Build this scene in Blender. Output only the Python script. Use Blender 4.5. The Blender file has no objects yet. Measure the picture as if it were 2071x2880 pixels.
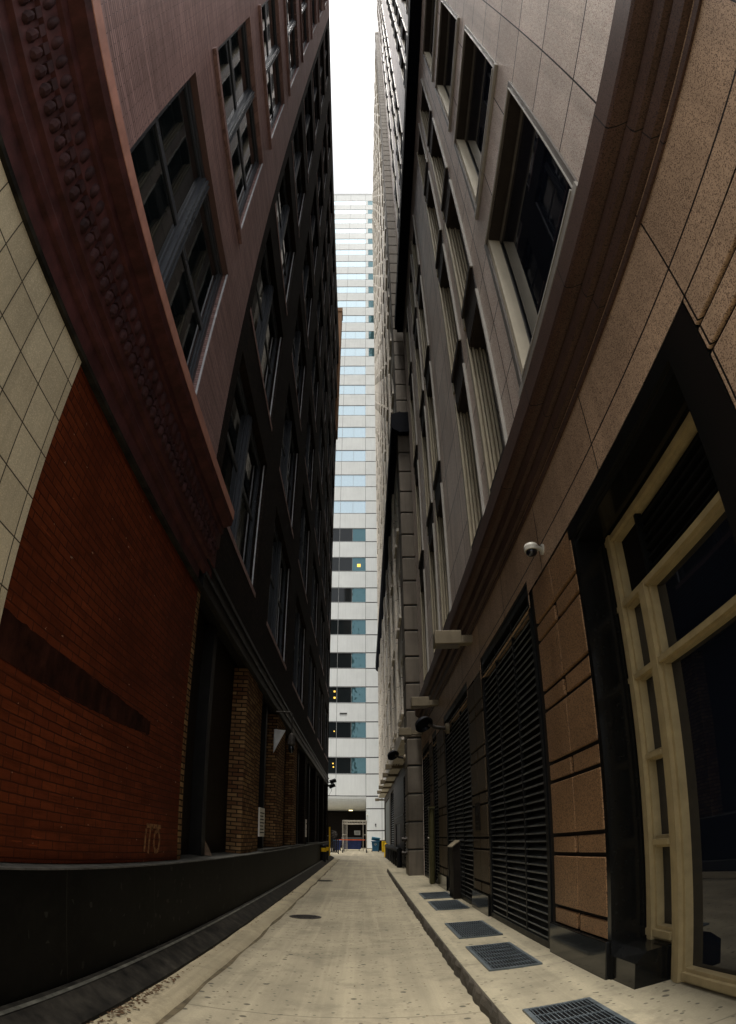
import bpy, math, random
from mathutils import Matrix, Vector
random.seed(7)
sc = bpy.context.scene
C = sc.collection
PI = math.pi

# ------------------------------------------------------------------ camera
cd = bpy.data.cameras.new('camera'); cam = bpy.data.objects.new('camera', cd); C.objects.link(cam)
cd.type = 'PANO'
cc = cd if hasattr(cd, 'panorama_type') else cd.cycles
cc.panorama_type = 'FISHEYE_LENS_POLYNOMIAL'
cc.fisheye_fov = math.radians(220)
cc.fisheye_polynomial_k0 = 0.0
cc.fisheye_polynomial_k1 = -0.0589424745
cc.fisheye_polynomial_k2 = 2.12861554e-07
cc.fisheye_polynomial_k3 = -9.96860553e-06
cc.fisheye_polynomial_k4 = 2.37996884e-09
cd.sensor_fit = 'HORIZONTAL'; cd.sensor_width = 20.71
cd.clip_start = 0.05; cd.clip_end = 3000
cam.matrix_world = Matrix.Translation((0, 0, 1.65)) @ Matrix((
    (0.999969, -0.00142, -0.007732), (-0.007356, -0.515755, -0.856704), (-0.002771, 0.856735, -0.51575))).to_4x4()
sc.camera = cam

# ------------------------------------------------------------------ sky, sun, exposure
SUN_EL, SUN_AZ = 80.0, 188.0          # the sun stands high behind the camera, veiled by cloud
w = bpy.data.worlds.new('World'); sc.world = w; w.use_nodes = True
nt = w.node_tree; bg = nt.nodes['Background']
sky = nt.nodes.new('ShaderNodeTexSky'); sky.sky_type = 'NISHITA'; sky.sun_disc = False
sky.sun_elevation = math.radians(SUN_EL); sky.sun_rotation = math.radians(SUN_AZ)
sky.air_density = 1.0; sky.dust_density = 4.0; sky.ozone_density = 1.0
hs = nt.nodes.new('ShaderNodeHueSaturation'); hs.inputs['Saturation'].default_value = 0.18
nt.links.new(sky.outputs[0], hs.inputs['Color']); nt.links.new(hs.outputs[0], bg.inputs['Color'])
bg.inputs['Strength'].default_value = 0.14
sd = bpy.data.lights.new('sun', 'SUN'); sd.energy = 3.0; sd.angle = math.radians(10); sd.color = (1.0, 0.95, 0.88)
so = bpy.data.objects.new('sun', sd); C.objects.link(so)
az, el = math.radians(SUN_AZ), math.radians(SUN_EL)
sdir = Vector((math.sin(az) * math.cos(el), math.cos(az) * math.cos(el), math.sin(el)))
so.rotation_euler = sdir.to_track_quat('Z', 'Y').to_euler()
sc.view_settings.view_transform = 'Standard'; sc.view_settings.look = 'None'
sc.view_settings.gamma = 1.0; sc.view_settings.exposure = 0.85
sc.cycles.max_bounces = 6; sc.cycles.diffuse_bounces = 4; sc.cycles.glossy_bounces = 4
sc.cycles.use_denoising = True

# ------------------------------------------------------------------ materials
def new_mat(name):
    m = bpy.data.materials.new(name); m.use_nodes = True
    return m, m.node_tree, m.node_tree.nodes['Principled BSDF']
def N(nt, t, **kw):
    n = nt.nodes.new(t)
    for k, v in kw.items():
        if k in n.inputs: n.inputs[k].default_value = v
        else: setattr(n, k, v)
    return n
def col(c): return (c[0], c[1], c[2], 1.0)
def coords(nt, wall=False):
    """world position; for walls folded to (along, up)"""
    g = N(nt, 'ShaderNodeNewGeometry')
    if not wall: return g.outputs['Position']
    s = N(nt, 'ShaderNodeSeparateXYZ'); nt.links.new(g.outputs['Position'], s.inputs[0])
    a = N(nt, 'ShaderNodeMath', operation='ADD'); nt.links.new(s.outputs[0], a.inputs[0]); nt.links.new(s.outputs[1], a.inputs[1])
    c = N(nt, 'ShaderNodeCombineXYZ'); nt.links.new(a.outputs[0], c.inputs[0]); nt.links.new(s.outputs[2], c.inputs[1])
    return c.outputs[0]
def noise(nt, vec, scale, detail=4, rough=0.6, sx=None):
    if sx:
        mp = N(nt, 'ShaderNodeMapping'); mp.inputs['Scale'].default_value = sx; nt.links.new(vec, mp.inputs[0]); vec = mp.outputs[0]
    n = N(nt, 'ShaderNodeTexNoise', Scale=scale, Detail=detail, Roughness=rough); nt.links.new(vec, n.inputs['Vector'])
    return n.outputs['Fac']
def ramp(nt, f, stops):
    r = N(nt, 'ShaderNodeValToRGB'); e = r.color_ramp.elements
    while len(e) < len(stops): e.new(0.5)
    for i, (p, c) in enumerate(stops): e[i].position = p; e[i].color = col(c) if hasattr(c, '__len__') else (c, c, c, 1)
    nt.links.new(f, r.inputs[0]); return r.outputs[0]
def mix(nt, f, a, b, mode='MIX'):
    m = N(nt, 'ShaderNodeMix', data_type='RGBA', blend_type=mode)
    for sock, v in ((m.inputs[0], f), (m.inputs[6], a), (m.inputs[7], b)):
        if hasattr(v, 'is_linked'): nt.links.new(v, sock)
        elif hasattr(v, '__len__'): sock.default_value = col(v)
        else: sock.default_value = v
    return m.outputs[2]
def bump(nt, b, h, strength=0.3, dist=0.01):
    n = N(nt, 'ShaderNodeBump', Strength=strength, Distance=dist); nt.links.new(h, n.inputs['Height'])
    nt.links.new(n.outputs[0], b.inputs['Normal'])

def plain(name, c, rough=0.5, metal=0.0, var=0.25, scale=6.0, streak=0.0, spec=0.14, bmp=0.0):
    """a plain surface with uneven tone, dirt streaks and a little relief"""
    m, nt, b = new_mat(name); v = coords(nt)
    n = noise(nt, v, scale, 6)
    lo = [x * (1 - var) for x in c]; hi = [min(1, x * (1 + var)) for x in c]
    o = ramp(nt, n, [(0.3, lo), (0.7, hi)])
    if streak:
        s = noise(nt, v, 1.0, 5, 0.7, (5, 5, 0.35))
        o = mix(nt, ramp(nt, s, [(0.45, 0.0), (0.7, streak)]), o, [x * 0.35 for x in c])
    nt.links.new(o, b.inputs['Base Color'])
    rr = N(nt, 'ShaderNodeMapRange'); rr.inputs[3].default_value = max(0.02, rough - 0.12); rr.inputs[4].default_value = min(1, rough + 0.12)
    nt.links.new(n, rr.inputs[0]); nt.links.new(rr.outputs[0], b.inputs['Roughness'])
    b.inputs['Metallic'].default_value = metal; b.inputs['Specular IOR Level'].default_value = spec
    if bmp: bump(nt, b, noise(nt, v, 30, 5), bmp, 0.005)
    return m

def brick(name, c1, c2, mortar, bw=0.21, bh=0.07, ms=0.008, rough=0.75, dirt=0.5, bmp=0.6, chips=None, offs=0.5, course=False):
    m, nt, b = new_mat(name); v = coords(nt, True); v3 = coords(nt)
    t = N(nt, 'ShaderNodeTexBrick', Scale=1.0); t.offset = offs
    t.inputs['Brick Width'].default_value = bw; t.inputs['Row Height'].default_value = bh
    t.inputs['Mortar Size'].default_value = ms; t.inputs['Mortar Smooth'].default_value = 0.3; t.inputs['Bias'].default_value = 0.0
    t.inputs['Color1'].default_value = col(c1); t.inputs['Color2'].default_value = col(c2); t.inputs['Mortar'].default_value = col(mortar)
    wv = N(nt, 'ShaderNodeVectorMath', operation='ADD')
    nz = N(nt, 'ShaderNodeTexNoise', Scale=7.0, Detail=3.0); nt.links.new(v3, nz.inputs['Vector'])
    sc_ = N(nt, 'ShaderNodeVectorMath', operation='SCALE'); sc_.inputs['Scale'].default_value = 0.012; nt.links.new(nz.outputs['Color'], sc_.inputs[0])
    nt.links.new(v, wv.inputs[0]); nt.links.new(sc_.outputs[0], wv.inputs[1]); nt.links.new(wv.outputs[0], t.inputs['Vector'])
    o = t.outputs['Color']
    big = noise(nt, v3, 0.8, 6, 0.65)
    o = mix(nt, ramp(nt, big, [(0.35, 0.0), (0.7, dirt)]), o, [x * 0.35 for x in c1])
    st = noise(nt, v3, 1.0, 5, 0.7, (7, 7, 0.3))
    o = mix(nt, ramp(nt, st, [(0.5, 0.0), (0.75, dirt * 0.8)]), o, [x * 0.45 for x in c2])
    if course:
        cs = noise(nt, v3, 1.0, 6, 0.75, (3, 0.5, 22))
        o = mix(nt, ramp(nt, cs, [(0.5, 0.0), (0.68, 0.75)]), o, [x * 0.3 for x in c2])
        o = mix(nt, ramp(nt, cs, [(0.3, 0.45), (0.45, 0.0)]), o, [min(1, x * 1.7) for x in c1])
    if chips:
        sc2 = noise(nt, v3, 1.0, 5, 0.7, (3, 1.3, 16))
        o = mix(nt, ramp(nt, sc2, [(0.48, 0.0), (0.66, 0.8)]), o, [x * 0.35 for x in c1])
        o = mix(nt, ramp(nt, sc2, [(0.27, 0.6), (0.36, 0.0)]), o, [min(1, x * 1.9) for x in c1])
        ch = noise(nt, v3, 9.0, 3, 0.6, (1, 1, 2.6))
        o = mix(nt, ramp(nt, ch, [(0.715, 0.0), (0.74, 0.8)]), o, chips)
    nt.links.new(o, b.inputs['Base Color'])
    b.inputs['Roughness'].default_value = rough; b.inputs['Specular IOR Level'].default_value = 0.04
    h = mix(nt, 0.25, t.outputs['Fac'], noise(nt, v3, 40, 4))
    iv = N(nt, 'ShaderNodeInvert'); nt.links.new(h, iv.inputs['Color'])
    bump(nt, b, iv.outputs[0], bmp, 0.01)
    return m

def granite(name, c, speck, joint_w=None, joint_h=None, rough=0.4, var=0.2, scale=95.0, spots=0.5, jc=(0.012, 0.01, 0.009), js=0.008, streak=0.25, zoff=0.0, yoff=0.0, spec=0.12):
    m, nt, b = new_mat(name); v3 = coords(nt)
    vo = N(nt, 'ShaderNodeTexVoronoi', Scale=scale); nt.links.new(v3, vo.inputs['Vector'])
    s = N(nt, 'ShaderNodeSeparateColor'); nt.links.new(vo.outputs['Color'], s.inputs[0])
    n = noise(nt, v3, 1.1, 6)
    base = ramp(nt, n, [(0.3, [x * (1 - var) for x in c]), (0.7, [min(1, x * (1 + var)) for x in c])])
    o = mix(nt, ramp(nt, s.outputs[0], [(1 - spots * 0.55, 0.0), (1 - spots * 0.5, 0.85)]), base, speck)
    o = mix(nt, ramp(nt, s.outputs[1], [(0.75, 0.0), (0.8, 0.35)]), o, [min(1, x * 1.7) for x in c])
    st = noise(nt, v3, 1.0, 5, 0.7, (4, 4, 0.25))
    o = mix(nt, ramp(nt, st, [(0.45, 0.0), (0.75, streak)]), o, [x * 0.4 for x in c])
    if joint_w:
        v = coords(nt, True); mp = N(nt, 'ShaderNodeMapping'); mp.inputs['Location'].default_value = (yoff, zoff, 0); nt.links.new(v, mp.inputs[0])
        t = N(nt, 'ShaderNodeTexBrick', Scale=1.0); t.offset = 0.0
        t.inputs['Brick Width'].default_value = joint_w; t.inputs['Row Height'].default_value = joint_h
        t.inputs['Mortar Size'].default_value = js; t.inputs['Mortar Smooth'].default_value = 0.0
        t.inputs['Color1'].default_value = (0.80, 0.79, 0.78, 1); t.inputs['Color2'].default_value = (1, 1, 1, 1)
        nt.links.new(mp.outputs[0], t.inputs['Vector'])
        o = mix(nt, 1.0, o, t.outputs['Color'], 'MULTIPLY')
        o = mix(nt, t.outputs['Fac'], o, jc)
    nt.links.new(o, b.inputs['Base Color']); b.inputs['Roughness'].default_value = rough; b.inputs['Specular IOR Level'].default_value = spec
    return m

def concrete(name, c, wet=0.0, gum=True, joint=None, bmp=0.25):
    m, nt, b = new_mat(name); v = coords(nt)
    n1 = noise(nt, v, 0.55, 7, 0.62); n2 = noise(nt, v, 60, 5, 0.7); n3 = noise(nt, v, 1.0, 6, 0.6, (2.2, 0.12, 1))
    o = ramp(nt, n1, [(0.28, [x * 0.62 for x in c]), (0.5, [x * 0.95 for x in c]), (0.74, [x * 1.16 for x in c])])
    o = mix(nt, ramp(nt, n3, [(0.45, 0.0), (0.70, 0.55)]), o, [x * 0.42 for x in c])
    n4 = noise(nt, v, 1.0, 4, 0.6, (5.0, 0.07, 1)); o = mix(nt, ramp(nt, n4, [(0.5, 0.0), (0.68, 0.28)]), o, [min(1, x * 1.7) for x in c])
    n5 = noise(nt, v, 2.6, 6, 0.75); o = mix(nt, ramp(nt, n5, [(0.50, 0.0), (0.64, 0.5)]), o, [x * 0.45 for x in c])
    n6 = noise(nt, v, 0.9, 5, 0.7); o = mix(nt, ramp(nt, n6, [(0.58, 0.0), (0.66, 0.45)]), o, [x * 0.35 for x in c])
    o = mix(nt, ramp(nt, n2, [(0.35, 0.35), (0.6, 0.0)]), o, [x * 0.55 for x in c])
    if gum:
        for sc_, th, am in ((2.3, 0.075, 0.9), (4.6, 0.085, 0.85), (8.0, 0.12, 0.7)):
            vo = N(nt, 'ShaderNodeTexVoronoi', Scale=sc_); vo.voronoi_dimensions = '2D'; nt.links.new(v, vo.inputs['Vector'])
            wn = N(nt, 'ShaderNodeSeparateColor'); nt.links.new(vo.outputs['Color'], wn.inputs[0])
            d = ramp(nt, vo.outputs['Distance'], [(th * 0.7, 1.0), (th, 0.0)])
            k = ramp(nt, wn.outputs[0], [(0.60, 0.0), (0.63, am)])
            f = mix(nt, 1.0, d, k, 'MULTIPLY')
            o = mix(nt, f, o, [x * 0.16 for x in c])
    if joint:
        s = N(nt, 'ShaderNodeSeparateXYZ'); nt.links.new(v, s.inputs[0])
        wob = noise(nt, v, 3.0, 3); ad = N(nt, 'ShaderNodeMath', operation='MULTIPLY_ADD'); nt.links.new(wob, ad.inputs[0]); ad.inputs[1].default_value = 0.05
        nt.links.new(s.outputs[1], ad.inputs[2])
        mo = N(nt, 'ShaderNodeMath', operation='PINGPONG'); nt.links.new(ad.outputs[0], mo.inputs[0]); mo.inputs[1].default_value = joint / 2
        o = mix(nt, ramp(nt, mo.outputs[0], [(0.006, 0.7), (0.014, 0.0)]), o, [x * 0.3 for x in c])
    nt.links.new(o, b.inputs['Base Color']); b.inputs['Roughness'].default_value = 0.8 - wet
    bump(nt, b, n2, bmp, 0.006)
    return m

def glass(name, c=(0.006, 0.008, 0.010), rough=0.03, metal=0.0, wave=0.0, wscale=1.5, spec=0.6):
    m, nt, b = new_mat(name)
    b.inputs['Base Color'].default_value = col(c); b.inputs['Roughness'].default_value = rough
    b.inputs['Metallic'].default_value = metal; b.inputs['Specular IOR Level'].default_value = spec
    if wave: bump(nt, b, noise(nt, coords(nt), wscale, 2), wave, 0.05)
    return m
def emit(name, c, s):
    m, nt, b = new_mat(name)
    b.inputs['Base Color'].default_value = col(c); b.inputs['Emission Color'].default_value = col(c); b.inputs['Emission Strength'].default_value = s
    return m

M = dict(
    red=brick('painted_red_brick', (0.165, 0.038, 0.013), (0.115, 0.026, 0.010), (0.040, 0.012, 0.006), 0.21, 0.072, 0.006, 0.6, 0.8, 0.7, chips=(0.42, 0.30, 0.22)),
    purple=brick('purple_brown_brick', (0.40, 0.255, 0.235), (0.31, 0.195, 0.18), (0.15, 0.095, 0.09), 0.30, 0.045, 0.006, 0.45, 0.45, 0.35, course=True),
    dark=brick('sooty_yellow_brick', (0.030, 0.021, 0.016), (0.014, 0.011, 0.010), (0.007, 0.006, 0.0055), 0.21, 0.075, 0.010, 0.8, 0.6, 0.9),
    pier_brick=brick('worn_yellow_brick', (0.30, 0.185, 0.085), (0.11, 0.05, 0.024), (0.018, 0.014, 0.011), 0.21, 0.078, 0.012, 0.8, 0.35, 1.0),
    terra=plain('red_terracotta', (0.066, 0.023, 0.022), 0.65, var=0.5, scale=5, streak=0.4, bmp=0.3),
    mould=plain('dark_terracotta_moulding', (0.045, 0.020, 0.021), 0.7, var=0.5, scale=9, streak=0.5, spec=0.12, bmp=0.5),  # mouldings coloured darker than the flat terracotta band
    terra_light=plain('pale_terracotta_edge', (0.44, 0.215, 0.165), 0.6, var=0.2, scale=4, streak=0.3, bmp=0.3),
    plinth=granite('black_painted_plinth', (0.0055, 0.0052, 0.0047), (0.035, 0.034, 0.030), 1.93, 60, 0.5, 0.7, 16, 0.03, (0.016, 0.015, 0.013), 0.007, -0.0, spec=0.03),
    ledge=plain('dusty_grey_ledge', (0.07, 0.067, 0.058), 0.8, var=0.5, scale=9, bmp=0.3),
    footing=plain('stained_dark_footing', (0.017, 0.015, 0.0115), 0.85, var=0.9, scale=5.5, streak=0.7, bmp=0.4),
    steel=plain('dark_painted_steel', (0.010, 0.0095, 0.009), 0.45, var=0.3, scale=4, streak=0.4),
    sash=plain('slate_painted_sash', (0.05, 0.056, 0.066), 0.30, var=0.1, scale=0.8),
    glint=plain('pale_jamb_glint', (0.50, 0.51, 0.54), 0.25, var=0.2),
    glass=glass('dark_window_glass', (0.006, 0.009, 0.010), 0.02, wave=0.006),
    glass_b=glass('blue_black_glass', (0.006, 0.008, 0.014), 0.02, wave=0.006),
    void=plain('unlit_interior', (0.006, 0.005, 0.005), 0.9, spec=0.1),
    tile=granite('beige_tile', (0.58, 0.51, 0.36), (0.45, 0.38, 0.25), 0.31, 0.322, 0.4, 0.2, 160, 0.08, (0.06, 0.05, 0.034), 0.0055, 0.45, zoff=0.06, yoff=-0.06),
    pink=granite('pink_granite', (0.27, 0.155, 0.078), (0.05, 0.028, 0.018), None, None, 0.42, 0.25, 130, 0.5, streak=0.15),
    pink_dim=granite('shaded_brown_granite', (0.085, 0.063, 0.039), (0.02, 0.015, 0.011), None, None, 0.5, 0.2, 95, 0.5, streak=0.3),  # browner stone, its darkness mostly shade put into the colour
    pink_wall=granite('pink_granite_panels', (0.50, 0.345, 0.23), (0.13, 0.08, 0.055), 1.9, 1.6, 0.45, 0.2, 140, 0.5, js=0.009, streak=0.4, yoff=-0.1, zoff=0.15),
    grey_wall=granite('grey_granite_panels', (0.76, 0.655, 0.56), (0.38, 0.205, 0.165), 1.45, 1.2125, 0.42, 0.16, 120, 0.45, js=0.012, streak=0.4, yoff=-0.55, zoff=-0.01),
    cornice=granite('brown_granite_cornice', (0.095, 0.056, 0.043), (0.035, 0.022, 0.018), 1.6, 50, 0.5, 0.2, 130, 0.4, js=0.006),
    black=granite('black_polished_granite', (0.006, 0.006, 0.0055), (0.0085, 0.009, 0.0085), None, None, 0.15, 0.3, 60, 0.3, streak=0.0, spec=0.3),
    groove=plain('dark_joint', (0.018, 0.014, 0.012), 0.9),
    louvre=plain('black_louvre_metal', (0.009, 0.0095, 0.0095), 0.45, metal=0.2, var=0.35, scale=5, streak=0.3),
    blackm=plain('black_metal', (0.012, 0.012, 0.014), 0.35, var=0.3),
    belt=plain('blue_black_metal', (0.005, 0.006, 0.010), 0.85, var=0.3, scale=2, spec=0.05),
    gold=plain('ochre_painted_frame', (0.35, 0.275, 0.145), 0.5, var=0.15, scale=8, streak=0.2),
    cream=plain('cream_reveal', (0.58, 0.52, 0.40), 0.5, var=0.08, scale=3, streak=0.1),
    flute=plain('fluted_cream_metal', (0.40, 0.35, 0.255), 0.4, var=0.1, scale=4, streak=0.2),
    nose=plain('pale_sill_edge', (0.40, 0.38, 0.34), 0.35, var=0.1),
    lining=plain('dark_window_lining', (0.04, 0.032, 0.027), 0.6, var=0.2, spec=0.15),
    gframe=plain('grey_frame', (0.16, 0.145, 0.13), 0.4, var=0.15),
    stone=granite('cream_stone', (0.80, 0.74, 0.63), (0.56, 0.44, 0.35), 2.4, 2.0, 0.65, 0.12, 30, 0.2, js=0.012, jc=(0.1, 0.085, 0.07)),
    course=plain('coursed_limestone', (0.17, 0.145, 0.115), 0.75, var=0.16, scale=1.6, streak=0.4, bmp=0.2),
    panel=plain('white_metal_panel', (0.70, 0.72, 0.70), 0.75, var=0.05, scale=0.7, streak=0.12, spec=0.08),
    gap=plain('panel_gap', (0.06, 0.06, 0.06), 0.8),
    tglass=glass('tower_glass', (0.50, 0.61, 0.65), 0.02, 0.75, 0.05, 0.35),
    tleft=glass('tower_glass_black_reflection', (0.012, 0.015, 0.016), 0.05, 0.0, 0.02, 0.5, 0.4),  # near-black reflection put into the colour of the lower panes
    tdark=glass('tower_glass_dark_reflection', (0.075, 0.16, 0.18), 0.02, 0.5, 0.4, 0.9),  # dark reflections of the alley put into the glass colour
    tframe=plain('tower_mullion', (0.30, 0.31, 0.31), 0.4),
    dirt=plain('gutter_dirt', (0.085, 0.068, 0.042), 0.9, var=0.5, scale=5),
    band=plain('dark_band', (0.030, 0.010, 0.006), 0.9, var=0.7, scale=5, streak=0.8, spec=0.05),
    edge2=plain('worn_footing_edge', (0.07, 0.068, 0.055), 0.8, var=0.6, scale=7),
    edge=plain('pale_slat_edge', (0.10, 0.104, 0.10), 0.4, var=0.5, scale=7),  # front lips coloured lighter than the slats behind them
    sbase=granite('dark_stone_base', (0.05, 0.039, 0.028), (0.02, 0.015, 0.011), 1.6, 0.8, 0.55, 0.2, 80, 0.4, js=0.02),
    brownb=brick('far_brown_brick', (0.28, 0.15, 0.075), (0.22, 0.115, 0.06), (0.1, 0.07, 0.05)),
    umber=plain('umber_wall', (0.014, 0.010, 0.007), 0.6, var=0.3, streak=0.3),
    road=concrete('alley_concrete', (0.258, 0.224, 0.150), joint=4.9),
    walk=concrete('sidewalk_concrete', (0.285, 0.25, 0.168), joint=3.1),
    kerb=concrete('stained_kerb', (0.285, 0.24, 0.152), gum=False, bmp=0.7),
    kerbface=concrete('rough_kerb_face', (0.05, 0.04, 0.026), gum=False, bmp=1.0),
    asphalt=plain('street_asphalt', (0.07, 0.068, 0.064), 0.85, var=0.3, scale=8),
    grate=plain('galvanised_grate', (0.12, 0.14, 0.15), 0.4, metal=0.5, var=0.3),
    iron=plain('cast_iron', (0.045, 0.04, 0.035), 0.5, metal=0.4, var=0.5, scale=20),
    beige=plain('beige_metal_box', (0.20, 0.165, 0.11), 0.5, var=0.12, streak=0.2),
    white=plain('white_plastic', (0.50, 0.48, 0.42), 0.4, var=0.06),
    grey=plain('grey_metal', (0.30, 0.30, 0.29), 0.45, metal=0.3),
    yellow=plain('yellow_paint', (0.80, 0.50, 0.02), 0.5, var=0.15, scale=12, streak=0.3),
    bin=plain('blue_plastic', (0.035, 0.115, 0.21), 0.45, var=0.2),
    lid=plain('pale_blue_lid', (0.10, 0.30, 0.43), 0.45, var=0.15),
    dump=plain('navy_steel', (0.025, 0.04, 0.13), 0.5, var=0.3, streak=0.3),
    rubber=plain('black_rubber', (0.012, 0.012, 0.012), 0.7),
    galv=plain('galvanised_tube', (0.32, 0.29, 0.235), 0.45, metal=0.3, var=0.25),
    tape=plain('orange_red_tape', (0.62, 0.12, 0.04), 0.6),
    paper=plain('white_notice', (0.72, 0.70, 0.64), 0.6, var=0.08),
    ink=plain('dark_print', (0.05, 0.05, 0.05), 0.7),
    shutter=plain('grey_green_shutter', (0.17, 0.18, 0.165), 0.5, var=0.1, streak=0.2),
    olive=plain('olive_metal_post', (0.085, 0.078, 0.035), 0.4, metal=0.3, var=0.2, streak=0.4),
    ghost=plain('faded_white_paint', (0.20, 0.10, 0.045), 0.8, var=0.8, scale=22),
    wood=plain('weathered_plank', (0.17, 0.12, 0.08), 0.8, var=0.4, scale=8),
    leaf=plain('dead_leaf', (0.075, 0.045, 0.024), 0.8, var=0.5, scale=30),
    lamp_w=emit('lit_ceiling_lamp', (1.0, 0.83, 0.45), 1.6),
    lamp_y=emit('lit_office_lamp', (1.0, 0.62, 0.10), 0.55),
)

# ------------------------------------------------------------------ mesh helpers
class MB:
    def __init__(s): s.v = []; s.f = []
    def box(s, x0, x1, y0, y1, z0, z1):
        i = len(s.v)
        s.v += [(x0, y0, z0), (x1, y0, z0), (x1, y1, z0), (x0, y1, z0), (x0, y0, z1), (x1, y0, z1), (x1, y1, z1), (x0, y1, z1)]
        s.f += [(i, i+3, i+2, i+1), (i+4, i+5, i+6, i+7), (i, i+1, i+5, i+4), (i+1, i+2, i+6, i+5), (i+2, i+3, i+7, i+6), (i+3, i, i+4, i+7)]
        return s
    def quad(s, a, b, c, d):
        i = len(s.v); s.v += [a, b, c, d]; s.f.append((i, i+1, i+2, i+3)); return s
    def prism_y(s, prof, y0, y1):
        """closed profile of (x, z) points run along Y"""
        i = len(s.v); n = len(prof)
        s.v += [(x, y0, z) for x, z in prof] + [(x, y1, z) for x, z in prof]
        for k in range(n): s.f.append((i+k, i+(k+1) % n, i+n+(k+1) % n, i+n+k))
        s.f.append(tuple(i+k for k in reversed(range(n)))); s.f.append(tuple(i+n+k for k in range(n)))
        return s
    def tube(s, pts, r, seg=10, r2=None):
        i = len(s.v); pts = [Vector(p) for p in pts]; n = len(pts)
        for k, p in enumerate(pts):
            d = (pts[min(k+1, n-1)] - pts[max(k-1, 0)]).normalized()
            up = Vector((0, 0, 1)) if abs(d.z) < 0.9 else Vector((1, 0, 0))
            a = d.cross(up).normalized(); b = d.cross(a)
            rr = r if r2 is None else r + (r2 - r) * k / max(1, n - 1)
            for q in range(seg):
                t = 2 * PI * q / seg; s.v.append(tuple(p + a * math.cos(t) * rr + b * math.sin(t) * rr))
        for k in range(n - 1):
            for q in range(seg):
                s.f.append((i+k*seg+q, i+k*seg+(q+1) % seg, i+(k+1)*seg+(q+1) % seg, i+(k+1)*seg+q))
        s.f.append(tuple(i+q for q in reversed(range(seg)))); s.f.append(tuple(i+(n-1)*seg+q for q in range(seg)))
        return s
    def lathe(s, prof, c=(0, 0, 0), seg=20, axis='z'):
        i = len(s.v); n = len(prof)
        for r, h in prof:
            for q in range(seg):
                t = 2 * PI * q / seg; a, b = r * math.cos(t), r * math.sin(t)
                p = (a, b, h) if axis == 'z' else ((h, a, b) if axis == 'x' else (a, h, b))
                s.v.append((c[0]+p[0], c[1]+p[1], c[2]+p[2]))
        for k in range(n - 1):
            for q in range(seg): s.f.append((i+k*seg+q, i+k*seg+(q+1) % seg, i+(k+1)*seg+(q+1) % seg, i+(k+1)*seg+q))
        s.f.append(tuple(i+q for q in reversed(range(seg)))); s.f.append(tuple(i+(n-1)*seg+q for q in range(seg)))
        return s
    def build(s, name, mat, parent=None, loc=None, bevel=0, smooth=False, recalc=True):
        me = bpy.data.meshes.new(name); me.from_pydata(s.v, [], s.f)
        me.materials.append(mat)
        if recalc:
            import bmesh
            bm = bmesh.new(); bm.from_mesh(me); bmesh.ops.recalc_face_normals(bm, faces=bm.faces); bm.to_mesh(me); bm.free()
        if smooth:
            for p in me.polygons: p.use_smooth = True
        o = bpy.data.objects.new(name, me); C.objects.link(o)
        if parent: o.parent = parent
        if loc: o.location = loc
        if bevel:
            b = o.modifiers.new('bevel', 'BEVEL'); b.width = bevel; b.segments = 2; b.limit_method = 'ANGLE'
        return o
def tag(o, label=None, cat=None, group=None, kind=None):
    if label: o['label'] = label
    if cat: o['category'] = cat
    if group: o['group'] = group
    if kind: o['kind'] = kind
    return o
def thing(name, label, cat, loc=(0, 0, 0), group=None):
    o = bpy.data.objects.new(name, None); o.empty_display_size = 0.2; C.objects.link(o); o.location = loc
    return tag(o, label, cat, group)
def wall(mb, x, side, ys, ye, zs, ze, holes, depth, y_extra=(), z_extra=()):
    """a wall in the plane X = x with openings (y0, y1, z0, z1) and reveals of the given depth; side = -1 left, +1 right of the alley"""
    yb = sorted(set([ys, ye] + [h[0] for h in holes] + [h[1] for h in holes])); zb = sorted(set([zs, ze] + [h[2] for h in holes] + [h[3] for h in holes]))
    yb = [y for y in yb if ys <= y <= ye]; zb = [z for z in zb if zs <= z <= ze]
    for a, b in zip(yb, yb[1:]):
        run = None
        for c, d in zip(zb, zb[1:]):
            my, mz = (a + b) / 2, (c + d) / 2
            hole = any(h[0] < my < h[1] and h[2] < mz < h[3] for h in holes)
            if not hole and run is None: run = c
            if hole and run is not None: mb.quad((x, a, run), (x, b, run), (x, b, c), (x, a, c)); run = None
        if run is not None: mb.quad((x, a, run), (x, b, run), (x, b, ze), (x, a, ze))
    xi = x + side * depth
    for y0, y1, z0, z1 in holes:
        mb.quad((x, y0, z0), (xi, y0, z0), (xi, y0, z1), (x, y0, z1)); mb.quad((x, y1, z0), (xi, y1, z0), (xi, y1, z1), (x, y1, z1))
        mb.quad((x, y0, z0), (x, y1, z0), (xi, y1, z0), (xi, y0, z0)); mb.quad((x, y0, z1), (x, y1, z1), (xi, y1, z1), (xi, y0, z1))
def shell(mb, x, xo, ys, ye, zs, ze):
    """roof, ends and back of a building whose street face is built by wall()"""
    mb.quad((x, ys, zs), (xo, ys, zs), (xo, ys, ze), (x, ys, ze)); mb.quad((x, ye, zs), (xo, ye, zs), (xo, ye, ze), (x, ye, ze))
    mb.quad((x, ys, ze), (x, ye, ze), (xo, ye, ze), (xo, ys, ze)); mb.quad((xo, ys, zs), (xo, ye, zs), (xo, ye, ze), (xo, ys, ze))
def child_copy(o, parent, loc):
    c = o.copy(); C.objects.link(c); c.parent = parent; c.location = loc
    for ch in o.children:
        d = ch.copy(); C.objects.link(d); d.parent = c
    return c

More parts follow.
